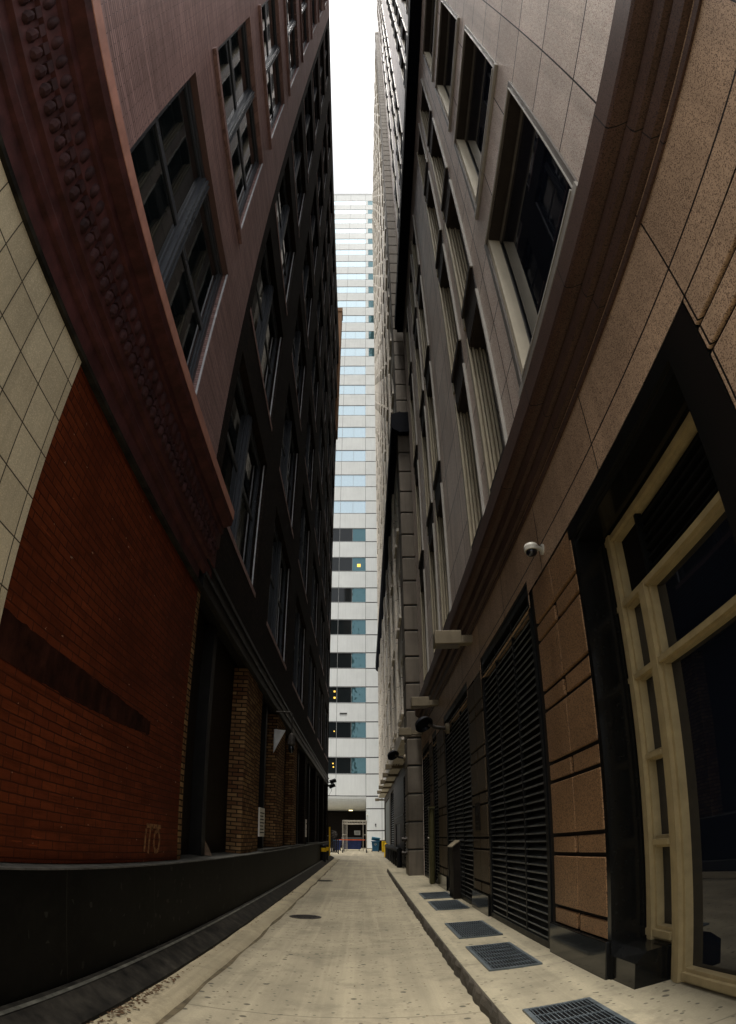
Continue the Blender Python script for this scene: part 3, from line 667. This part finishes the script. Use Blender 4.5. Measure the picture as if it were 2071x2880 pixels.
# ------------------------------------------------------------------ right, further: cream stone tower
SX = 1.5; GX = 1.93; S0, S1 = 20.5, 57.0; STOP = 97
S = thing('stone_tower', 'cream stone high-rise with a coursed corner pier standing beyond the granite building', 'building', (6, 38, 0))
SF = [(6.4 + 3.9 * k, 8.6 + 3.9 * k) for k in range(23)]
SC = []
y = 22.2
while y < 56: SC += [(y, y + 1.1), (y + 1.45, y + 2.5)]; y += 4.3
sholes = [(a, b, c, d) for a, b in SC for c, d in SF]
mb = MB(); wall(mb, SX, 1, S0, S1, 5.2, STOP, sholes, .35); mb.quad((SX, S0, 5.2), (GX, S0, 5.2), (GX, S1, 5.2), (SX, S1, 5.2)); part(mb, 'alley_wall', M['stone'], S)
mb = MB(); wall(mb, GX, 1, S0, S1, 0, 5.2, [(46.0, 56.4, .0, 4.6), (39.4, 44.0, .3, 4.7), (32.8, 37.2, .05, 2.25), (24.0, 29.5, .3, 4.5)], .35); part(mb, 'ground_floor_wall', M['sbase'], S)
mb = MB(); shell(mb, GX + .01, 14, S0, S1, 0, STOP); part(mb, 'outer_shell', M['stone'], S)
mb = MB(); z = 0.12
while z < STOP - 1:      # the coursed corner pier facing down the alley
    mb.box(SX - .03, RX + .3, S0 - .14, S0 + 1.2, z, z + .93); z += .985
part(mb, 'corner_pier', M['course'], S, bevel=.03)
part(MB().box(SX + .03, RX + .3, S0 - .09, S0 + 1.1, 0, STOP + .5), 'pier_core', M['gap'], S)
part(MB().prism_y([(RX + .4, STOP - .5), (SX - .06, STOP - .5), (SX - .06, STOP + .6), (SX + .1, STOP + 1.2), (RX + .4, STOP + 1.3)], S0 - .2, S0 + 1.4), 'pier_cap', M['course'], S)
part(MB().prism_y([(SX + .1, 17.7), (SX - .22, 17.9), (SX - .30, 18.05), (SX - .30, 18.7), (SX + .1, 18.9)], S0 - .42, S1).box(SX + .1, RX, S0 - .42, S0, 17.75, 18.85), 'belt_cornice', M['belt'], S)
# fluted pilasters between the pairs of windows
y = 22.2; pil = []
while y < 56:
    mb = MB()
    for q in range(3): mb.box(SX - .09, SX - .002, y + 2.68 + q * .38, y + 2.86 + q * .38, 19.0, STOP - .5); mb.box(SX - .09, SX - .002, y + 2.68 + q * .38, y + 2.86 + q * .38, 5.7, 17.65)
    part(mb, 'fluted_pilaster', M['stone'], S); y += 4.3
part(MB().box(SX - .12, SX, S0 + 1.3, S1, 5.2, 5.65), 'string_course', M['stone'], S)
def stone_window():
    w_, h = 1.1, 2.2
    f = MB(); f.box(.2, .28, 0, .06, 0, h).box(.2, .28, w_ - .06, w_, 0, h).box(.2, .28, .06, w_ - .06, h - .06, h).box(.2, .28, .06, w_ - .06, 0, .06).box(.2, .27, .06, w_ - .06, h * .5 - .03, h * .5 + .03)
    o = f.build('window', M['gframe'])
    MB().quad((.26, .06, .06), (.26, w_ - .06, .06), (.26, w_ - .06, h - .06), (.26, .06, h - .06)).build('pane', M['glass'], o, recalc=False)
    MB().box(-.09, .0, -.05, w_ + .05, -.16, -.005).build('sill', M['stone'], o)
    return o
ps = stone_window(); ps.parent = S; sl_ = Vector(S.location); cnt = 0; rf, rg = MB(), MB()
order = sorted([(c, k) for c in range(len(SC)) for k in range(len(SF))], key=lambda t: SF[t[1]][0] + SC[t[0]][0] * 1.2)
for c, k in order:
    (a, b), (z0, z1) = SC[c], SF[k]
    if cnt < 98:
        loc = Vector((SX, a, z0)) - sl_
        if cnt == 0: ps.location = loc; o = ps
        else: o = child_copy(ps, S, loc)
        o.scale = (1, (b - a) / 1.1, 1); cnt += 1
    else:
        rg.quad((SX + .26, a, z0), (SX + .26, b, z0), (SX + .26, b, z1), (SX + .26, a, z1)); rf.box(SX - .09, SX - .002, a - .05, b + .05, z0 - .16, z0 - .005)
o = part(rf, 'far_window_sills', M['stone'], S); o['kind'] = 'stuff'
o = part(rg, 'far_window_panes', M['glass'], S, recalc=False); o['kind'] = 'stuff'
# ground floor of the stone tower
part(MB().box(GX + .08, GX + .15, 46.0, 56.4, 0, 4.6), 'loading_door', M['shutter'], S)
for a, b, t in ((39.4, 44.0, 4.7), (24.0, 29.5, 4.5)):
    sl = MB().box(GX + .02, GX + .08, a, a + .1, .3, t).box(GX + .02, GX + .08, b - .1, b, .3, t).box(GX + .25, GX + .3, a, b, .3, t); z = .34
    while z < t - .05: sl.quad((GX + .02, a, z), (GX + .02, b, z), (GX + .07, b, z + .09), (GX + .07, a, z + .09)); z += .16
    part(sl, 'louvre_panel', M['louvre'], S, recalc=False)
part(MB().box(GX + .05, GX + .1, 32.8, 37.2, .05, 2.25), 'service_door', M['blackm'], S)
part(MB().box(GX - .02, GX + .02, 29.7, 39.2, 2.6, 2.7), 'door_canopy', M['steel'], S)

# ------------------------------------------------------------------ things in the alley
def place(o, name=None): return o
def sub(mb, name, mat, parent, **kw):
    o = mb.build(name, mat, **kw); o.parent = parent; return o      # built in the parent's own coordinates
# pavement grates
GR = 'steel grates let into the right sidewalk'
for (x0, x1, y0, y1), lab in (((1.13, 1.60, 2.95, 4.28), 'steel grate cut off by the bottom edge of the photo, nearest in the sidewalk'),
                              ((1.18, 1.66, 5.78, 7.12), 'large steel grate in the sidewalk in front of the first granite pier'),
                              ((1.20, 1.72, 7.78, 9.15), 'steel grate in the sidewalk beside the nearest wide louvre door'),
                              ((1.27, 1.82, 10.88, 12.3), 'narrow looking steel grate, second from the far end of the sidewalk'),
                              ((1.26, 1.85, 12.9, 14.15), 'farthest and smallest looking steel grate in the sidewalk')):
    t = thing('floor_grate', lab, 'grate', (x0, y0, .15), GR)
    w_, l_ = x1 - x0, y1 - y0
    sub(MB().quad((0, 0, .0035), (w_, 0, .0035), (w_, l_, .0035), (0, l_, .0035)), 'pit', M['void'], t, recalc=False)
    f = MB().box(-.02, .015, -.02, l_ + .02, .002, .022).box(w_ - .015, w_ + .02, -.02, l_ + .02, .002, .022).box(.015, w_ - .015, -.02, .015, .002, .022).box(.015, w_ - .015, l_ - .015, l_ + .02, .002, .022)
    sub(f, 'grate_frame', M['grate'], t)
    f = MB(); n = int(w_ / .03)
    for k in range(1, n): f.box(w_ * k / n - .0035, w_ * k / n + .0035, .015, l_ - .015, .004, .019)
    n = int(l_ / .17)
    for k in range(1, n): f.box(.015, w_ - .015, l_ * k / n - .006, l_ * k / n + .006, .008, .021)
    sub(f, 'bars', M['grate'], t)
for (x, y, r), lab in (((-1.03, 11.15, .235), 'round cast iron manhole cover beside the left kerb, the nearer and larger one'), ((-1.26, 20.1, .24), 'small looking manhole cover farther up the alley by the left kerb')):
    t = thing('manhole_cover', lab, 'manhole cover', (x, y, 0), 'manhole covers along the left kerb')
    sub(MB().lathe([(r + .05, .003), (r + .05, .010), (r + .012, .012), (r + .012, .003)], seg=40), 'rim', M['iron'], t)
    mb = MB().lathe([(r, .003), (r, .011)], seg=40)
    for i in range(-4, 5):
        hw = math.sqrt(max(0, r * r * .85 - (i * .06) ** 2))
        if hw > .05: mb.box(-hw, hw, i * .06 - .012, i * .06 + .012, .011, .016)
    sub(mb, 'lid', M['iron'], t)
# black pipe barrier
t = thing('guard_rail', 'black pipe guard rail on posts along the right wall past the sidewalk end', 'guard rail', (1.56, 28.2, 0))
sub(MB().tube([(0.06, -.1, .84), (-.06, 12.0, .84)], .13, 14), 'top_pipe', M['rubber'], t, smooth=False)
for k in range(8): sub(MB().tube([(.055 - .015 * k, k * 1.68, 0), (.055 - .015 * k, k * 1.68, .75)], .12, 12), 'post', M['blackm'], t)
sub(MB().box(.0, .1, -.1, 12.0, .3, .38), 'lower_rail', M['blackm'], t)
# yellow guards
for (x, y, r), lab in (((1.46, 40.9, .11), 'yellow steel bollard at the far end of the black pipe guard rail'), ((1.72, 52.9, .17), 'square yellow guard post at the foot of the grey loading door')):
    t = thing('bollard', lab, 'bollard', (x, y, 0), 'yellow guards at the loading door')
    if r < .15: sub(MB().lathe([(r, 0), (r, .92), (r * .8, .99), (r * .3, 1.02)], seg=18), 'post', M['yellow'], t, smooth=False)
    else: sub(MB().box(-r, r, -.1, .1, 0, 1.02), 'post', M['yellow'], t, bevel=.02)
    sub(MB().box(-r - .04, r + .04, -r - .04, r + .04, 0, .015), 'base_plate', M['blackm'], t)
for y, lab in ((30.3, 'black post with yellow band against the left plinth, the nearer of two'), (32.4, 'black post with yellow band against the left plinth, the farther of two')):
    t = thing('guard_post', lab, 'bollard', (-1.93, y, .05), 'banded guard posts on the left')
    sub(MB().lathe([(.13, 0), (.13, .98), (.09, 1.03)], seg=16), 'post', M['blackm'], t)
    sub(MB().lathe([(.136, .66), (.136, .86)], seg=16), 'yellow_band', M['yellow'], t)
# light boxes under the cornice
bx = [(1.26, 1.74, 10.2, 5.0, RX, 'beige metal light box under the cornice above the second granite pier, largest in the row'),
      (1.24, 1.70, 15.4, 5.02, RX, 'beige light box under the cornice, second from the camera'),
      (1.16, 1.58, 19.8, 5.0, RX, 'beige light box at the far end of the granite building, third from the camera'),
      (1.08, 1.40, 30.0, 5.0, GX, 'slatted light box on the stone tower just past the round dish lamp'),
      (1.08, 1.40, 34.5, 5.03, GX, 'slatted light box above the black pipe guard rail, second on the stone tower'),
      (1.08, 1.40, 39.0, 5.03, GX, 'slatted light box, third on the stone tower'),
      (1.08, 1.40, 43.6, 5.04, GX, 'slatted light box, fourth on the stone tower'),
      (1.08, 1.40, 48.8, 5.06, GX, 'slatted light box over the grey loading door, second from the far end'),
      (1.06, 1.42, 56.0, 4.85, GX, 'farthest light box, seen against the white tower wall')]
for x0, x1, y, z, wx, lab in bx:
    t = thing('light_box', lab, 'wall light', (wx, y, z), 'light boxes along the right wall')
    a, b = x0 - wx, x1 - wx
    sub(MB().box(a, b, -.16, .16, 0, .25), 'housing', M['beige'], t, bevel=.012)
    sub(MB().box(b, -.0, -.10, .10, .03, .17), 'arm', M['beige'], t)
    sub(MB().box(a + .04, b - .04, -.12, .12, -.012, -.001), 'lens', M['gframe'], t)
    if y > 25: 
        f = MB()
        for k in range(3): f.box(b + .06 + k * .12, b + .10 + k * .12, -.6, -.1, .17, .23)
        sub(f, 'louvre_fins', M['beige'], t)
# dome camera
t = thing('security_camera', 'white dome security camera on a short arm above the first granite pier', 'security camera', (RX, 5.62, 4.56)); t.scale = (.8, .8, .8)
sub(MB().lathe([(.075, 0), (.075, -.025), (.04, -.03)], axis='x', seg=18), 'wall_plate', M['white'], t)
sub(MB().tube([(-.02, 0, 0), (-.13, -.05, .025), (-.2, -.1, .0)], .032, 12), 'arm', M['white'], t)
sub(MB().lathe([(.03, .05), (.085, .03), (.10, -.005), (.098, -.06), (.088, -.065)], (-.2, -.1, -.01), seg=22), 'housing', M['white'], t, smooth=False)
sub(MB().lathe([(.082, -.062), (.075, -.10), (.05, -.128), (.012, -.138)], (-.2, -.1, -.01), seg=20), 'dome', M['glass_b'], t, smooth=True)
# dish lamps on the right
for x, y, z, L_, lab in ((RX, 13.6, 4.1, .55, 'dark dish lamp on a beige wall bracket between the louvre doors'), (SX, 21.4, 4.45, .42, 'black round dish lamp sticking out from the corner of the stone tower')):
    t = thing('dish_lamp', lab, 'wall lamp', (x, y, z), 'dish lamps on the right wall')
    sub(MB().lathe([(.13, 0), (.13, -.07), (.09, -.09)], axis='x', seg=18), 'wall_mount', M['beige'], t)
    sub(MB().tube([(-.08, 0, 0), (-L_ * .6, -.05, .03), (-L_ * .9, -.1, .10)], .045, 10), 'arm', M['iron'], t)
    c = (-L_ - .06, -.12, .12)
    o = sub(MB().lathe([(.05, .12), (.10, .10), (.19, .02), (.22, -.07), (.21, -.075), (.17, .0)], seg=24), 'dish', M['blackm'], t, smooth=False)
    o.location = c; o.rotation_euler = (math.radians(-35), math.radians(-28), 0)
# right wall small things
t = thing('plaque', 'small dark plaque on the second granite pier', 'plaque', (RX, 10.42, 1.64))
sub(MB().box(-.022, -.004, -.2, .2, 0, .5), 'plate', M['umber'], t, bevel=.004); sub(MB().box(-.025, -.0221, -.1, .1, .28, .42).box(-.025, -.0221, -.13, .13, .08, .11).box(-.025, -.0221, -.13, .13, .15, .18), 'raised_marks', M['steel'], t)
t = thing('meter_box', 'brown meter box with sloping lid in front of the second louvre door', 'meter box', (RX + .0, 12.55, .16))
sub(MB().prism_y([(-.14, 0), (-.14, 1.15), (.0, 1.27), (.0, 0)], 0, .62), 'box', M['umber'], t); sub(MB().prism_y([(-.17, 1.15), (-.16, 1.175), (.0, 1.30), (.0, 1.275)], -.03, .65), 'lid', M['beige'], t)
sub(MB().box(-.146, -.1405, .06, .56, .1, 1.08).box(-.16, -.147, .5, .54, .5, .62), 'box_door', M['umber'], t)
t = thing('riser_box', 'tall olive metal riser box standing before the third louvre door', 'pipe', (RX - .12, 16.55, .15))
sub(MB().box(-.07, .07, 0, .34, 0, 2.2), 'casing', M['olive'], t, bevel=.05); sub(MB().box(-.08, .08, -.02, .36, 2.2, 2.25), 'cap', M['olive'], t); sub(MB().tube([(-.08, .1, 1.35), (-.11, .1, 1.35)], .03, 8), 'latch', M['galv'], t)
t = thing('fire_standpipe', 'two brass fire hose inlets on the corner pier of the stone tower', 'standpipe', (SX - .03, 21.0, .95))
for z in (0.0, .5):
    o = sub(MB().lathe([(.085, 0), (.085, -.03), (.05, -.04), (.05, -.12), (.075, -.125), (.075, -.18), (.02, -.19)], (0, 0, z), axis='x', seg=16), 'hose_inlet', M['iron'], t)
# left wall small things
t = thing('bracket_lamp', 'lamp hung under a pale triangular sheet bracket between the left brick piers', 'wall lamp', (LX, 14.3, 3.6))
sub(MB().prism_y([(.02, .0), (.30, .58), (.02, .6)], -.012, .012), 'bracket_sheet', M['grey'], t)
sub(MB().tube([(.0, .05, 1.05), (.40, .05, 1.05), (.44, .05, 1.0), (.44, .05, .5)], .018, 8), 'stem', M['iron'], t)
sub(MB().lathe([(.03, .52), (.07, .48), (.09, .38), (.10, .24), (.07, .2)], (.44, .05, 0), seg=16), 'lamp_shade', M['iron'], t, smooth=False)
sub(MB().lathe([(.065, .22), (.075, .12), (.05, .04), (.01, .02)], (.44, .05, 0), seg=14), 'globe', M['glass'], t, smooth=True)
t = thing('notice_board', 'pale printed notice fixed upright beside the first worn brick pier', 'sign', (LX, 12.95, 1.52))
sub(MB().box(-.06, -.03, 0, .66, 0, .66), 'board', M['paper'], t); sub(MB().box(-.29, -.06, .05, .12, .1, .2), 'batten', M['wood'], t); sub(MB().box(-.29, -.06, .54, .6, .1, .2), 'batten', M['wood'], t)
mb = MB()
for k in range(7): mb.box(-.0299, -.027, .06, .60 - .07 * (k % 3), .08 + k * .075, .105 + k * .075)
sub(mb, 'print', M['ink'], t)
t = thing('paper_notice', 'narrow white paper notice on a far brick pier of the left wall', 'sign', (LX, 23.0, 1.5))
sub(MB().box(-.004, .012, 0, .5, 0, .7), 'sheet', M['paper'], t); sub(MB().box(.0121, .014, .08, .42, .5, .56).box(.0121, .014, .08, .42, .3, .33), 'print', M['ink'], t)
t = tag(MB().prism_y([(-2.44, 1.196), (-2.20, 1.196), (-2.24, 1.30), (-2.41, 1.62), (-2.44, 1.62)], 8.78, 8.90).build('plank', M['wood']), 'short weathered plank propped up on the left ledge', 'plank')
t = thing('flood_light', 'pair of black floodlights with cables at the far end of the left wall', 'floodlight', (LX, 37.2, 4.9))
sub(MB().tube([(-.02, 0, .05), (.2, 0, .05), (.2, 0, .12)], .025, 8), 'bracket', M['blackm'], t)
for a, z in ((.06, .08), (.0, -.22)):
    o = sub(MB().box(-.17, .17, -.12, .12, -.1, .1).box(-.19, -.17, -.14, .14, -.12, .12), 'lamp_head', M['blackm'], t, bevel=.01); o.location = (.27 + a, -.1, z + .05); o.rotation_euler = (.3, -.4, .2)
sub(MB().tube([(.25, 0, -.3), (.22, 0, -.5), (.1, 0, -.75), (.02, 0, -.8)], .012, 6), 'cable', M['rubber'], t)
t = thing('drain_pipe', 'yellow drain pipe at the far corner of the left wall', 'pipe', (-2.02, 37.3, .1))
sub(MB().tube([(0, 0, 2.0), (0, 0, .12), (.12, -.05, .02)], .045, 10), 'pipe', M['yellow'], t); sub(MB().box(-.13, .05, -.02, .02, 1.4, 1.45), 'strap', M['grey'], t)
# the far yard
t = thing('gate', 'black slatted gate at the left behind the end of the brick wall', 'gate', (-1.88, 48.0, 0))
sub(MB().box(-.08, .0, -.05, .05, 0, 1.32).box(-4.0, -3.92, -.05, .05, 0, 1.32).box(-3.92, -.08, -.03, .03, 1.18, 1.26).box(-3.92, -.08, -.03, .03, .1, .18), 'gate_frame', M['blackm'], t)
mb = MB()
for k in range(28): mb.box(-3.9 + k * .136, -3.9 + k * .136 + .11, -.02, .02, .18, 1.18)
sub(mb, 'slats', M['blackm'], t)
mb = MB()
for k in range(9): mb.tube([(-.5 + .1 * math.sin(k * 2.1), 0, 1.3 + .08 * k), (-.3 + .12 * math.cos(k), .02, 1.42 + .06 * k), (-.12, 0, 1.5 + .05 * (k % 4))], .012, 5)
sub(mb, 'wire_coil', M['iron'], t)
def lattice(x, y, h, d=.30):
    mb = MB()
    for a in (0, d): mb.tube([(x, y + a, .14), (x, y + a, h)], .03, 8)
    k = 0; z = .3
    while z < h - .2: mb.tube([(x, y, z), (x, y + d, z + .2)], .018, 6); mb.tube([(x, y + d, z), (x, y, z + .2)], .018, 6) if k % 2 else None; z += .2; k += 1
    return mb
t = thing('scaffold_frame', 'rolling silver scaffold gantry on casters standing in front of the far entrance', 'scaffold', (-.72, 51.0, 0))
W2, D2, H2 = .98, 3.6, 2.85
for x in (-W2, -W2 + .28, W2 - .28, W2):
    for y in (0, D2): sub(lattice(x, y, H2, .30) if abs(x) == W2 else MB().tube([(x, y, .14), (x, y, H2)], .03, 8), 'upright', M['galv'], t)
for y in (0, D2):
    mb = MB().tube([(-W2, y, H2), (W2, y, H2)], .03, 8).tube([(-W2, y, H2 - .26), (W2, y, H2 - .26)], .03, 8)
    for k in range(9):
        x = -W2 + k * W2 * 2 / 9; mb.tube([(x, y, H2 - .26 if k % 2 else H2), (x + W2 * 2 / 9, y, H2 if k % 2 else H2 - .26)], .018, 6)
    sub(mb, 'top_truss', M['galv'], t)
for x in (-W2, W2): sub(MB().tube([(x, 0, H2), (x, D2, H2)], .03, 8).tube([(x, 0, 1.6), (x, D2, 1.6)], .025, 8).tube([(x, 0, .35), (x, D2, .35)], .025, 8).tube([(x, 0, .35), (x, D2, 1.6)], .018, 6), 'side_rail', M['galv'], t)
for y in (0, D2):
    for x in (-W2, W2): 
        sub(MB().tube([(x + sg * .28 if (sg := -1 if x > 0 else 1) else x, y, 1.6), (x, y, 1.6)], .02, 6), 'rung', M['galv'], t)
        sub(MB().lathe([(.05, -.045), (.13, -.04), (.145, 0), (.13, .04), (.05, .045)], (x, y, .145), axis='x', seg=18), 'caster', M['rubber'], t)
t = tag(MB().box(-2.35, .12, 50.9, 50.906, 1.12, 1.19).build('barrier_tape', M['tape']), 'orange red barrier tape strung across the scaffold gantry', 'tape')
def cart(name, lab, x, y, mat, lidmat, open_lid):
    t = thing(name, lab, 'wheelie bin', (x, y, 0))
    mb = MB(); i = len(mb.v)
    mb.v += [(-.25, -.28, .08), (.25, -.28, .08), (.25, .25, .08), (-.25, .25, .08), (-.33, -.36, .98), (.33, -.36, .98), (.33, .36, .98), (-.33, .36, .98)]
    mb.f += [(0, 3, 2, 1), (0, 1, 5, 4), (1, 2, 6, 5), (2, 3, 7, 6), (3, 0, 4, 7), (4, 5, 6, 7)]
    sub(mb, 'bin_body', mat, t, bevel=.03); sub(MB().box(-.36, .36, -.39, .39, .96, 1.02), 'rim', mat, t, bevel=.01)
    o = sub(MB().box(-.36, .36, -.76, .0, 0, .05), 'lid', lidmat, t, bevel=.02); o.location = (.0, .37, 1.03); o.rotation_euler = (math.radians(-24 if open_lid else 0), math.radians(10 if open_lid else 0), 0)
    for s_ in (-1, 1): sub(MB().lathe([(.03, -.03), (.12, -.03), (.12, .03), (.03, .03)], (s_ * .29, .26, .12), axis='x', seg=16), 'wheel', M['rubber'], t)
    if open_lid:
        mb = MB()
        for k in range(3):
            a = PI / 2 + k * 2 * PI / 3; a2 = a + 1.5; mb.tube([(.09 * math.cos(a), -.342, .72 + .09 * math.sin(a)), (.09 * math.cos(a2), -.342, .72 + .09 * math.sin(a2))], .018, 6)
        sub(mb, 'recycling_mark', M['white'], t)
    return t
cart('recycling_cart', 'blue recycling cart with its pale lid half open right of the scaffold gantry', 1.02, 53.3, M['bin'], M['lid'], True)
cart('trash_cart', 'black trash cart between the blue recycling cart and yellow guard post', 1.56, 54.6, M['rubber'], M['rubber'], False)
cart('blue_cart', 'blue cart behind the black gate at the far left', -2.35, 56.2, M['dump'], M['lid'], False)
t = thing('dumpster', 'navy steel dumpster with black lid behind the scaffold gantry', 'dumpster', (-1.1, 58.5, 0))
mb = MB(); mb.v += [(-.85, -.55, .14), (.85, -.55, .14), (.85, .55, .14), (-.85, .55, .14), (-.95, -.75, 1.12), (.95, -.75, 1.12), (.95, .6, 1.25), (-.95, .6, 1.25)]
mb.f += [(0, 3, 2, 1), (0, 1, 5, 4), (1, 2, 6, 5), (2, 3, 7, 6), (3, 0, 4, 7), (4, 5, 6, 7)]
sub(mb, 'bin_body', M['dump'], t)
o = sub(MB().box(-.97, .97, -.72, .68, .0, .06).box(-.97, .97, -.75, -.70, -.04, .06), 'lid', M['rubber'], t); o.location = (0, -.05, 1.2); o.rotation_euler = (.09, 0, 0)
sub(MB().box(-.95, .95, -.62, -.56, .55, .65), 'side_rib', M['dump'], t)
for sx_ in (-.7, .7): sub(MB().lathe([(.03, -.03), (.085, -.03), (.085, .03), (.03, .03)], (sx_, -.45, .085), axis='x', seg=14), 'caster', M['rubber'], t)
t = thing('wall_camera', 'tiny white camera on the corner of the white tower pier', 'security camera', (.42, TY, 3.85))
sub(MB().box(-.04, .04, -.02, -.001, -.08, .08), 'plate', M['white'], t); sub(MB().tube([(0, -.02, 0), (0, -.2, -.1)], .06, 12), 'body', M['white'], t)
t = thing('pipe_stub', 'small dark pipe bracket on the white tower pier above the bins', 'pipe', (1.30, TY, 2.5))
sub(MB().tube([(0, -.01, .25), (0, -.12, .2), (.03, -.12, -.05)], .04, 8), 'stub', M['gap'], t); sub(MB().box(-.07, .07, -.012, -.001, .15, .35), 'flange', M['gap'], t)
# leaves and grit caught along the left kerb
mb = MB(); rnd = random.Random(3)
for k in range(420):
    if k < 170: x, y = rnd.gauss(-1.70, .04), rnd.gauss(4.6, .5)
    else: x, y = (rnd.gauss(-1.73, .05), rnd.uniform(2.5, 16)) if rnd.random() < .6 else (rnd.uniform(-1.35, .9), rnd.uniform(2.5, 14) )
    r = rnd.uniform(.008, .03) if x < -1.5 else rnd.uniform(.006, .016); a = rnd.uniform(0, 6.28); z = (.07 if x < -1.5 else .004) + rnd.uniform(0, .012); t_ = rnd.uniform(-.01, .012)
    mb.quad((x + r * math.cos(a), y + r * math.sin(a), z), (x - r * .5 * math.sin(a), y + r * .5 * math.cos(a), z + t_), (x - r * math.cos(a), y - r * math.sin(a), z + .004), (x + r * .5 * math.sin(a), y - r * .5 * math.cos(a), z + t_ * .5))
tag(mb.build('leaf_litter', M['leaf'], recalc=False), 'brown dead leaves and grit scattered along the left kerb', 'litter', kind='stuff')
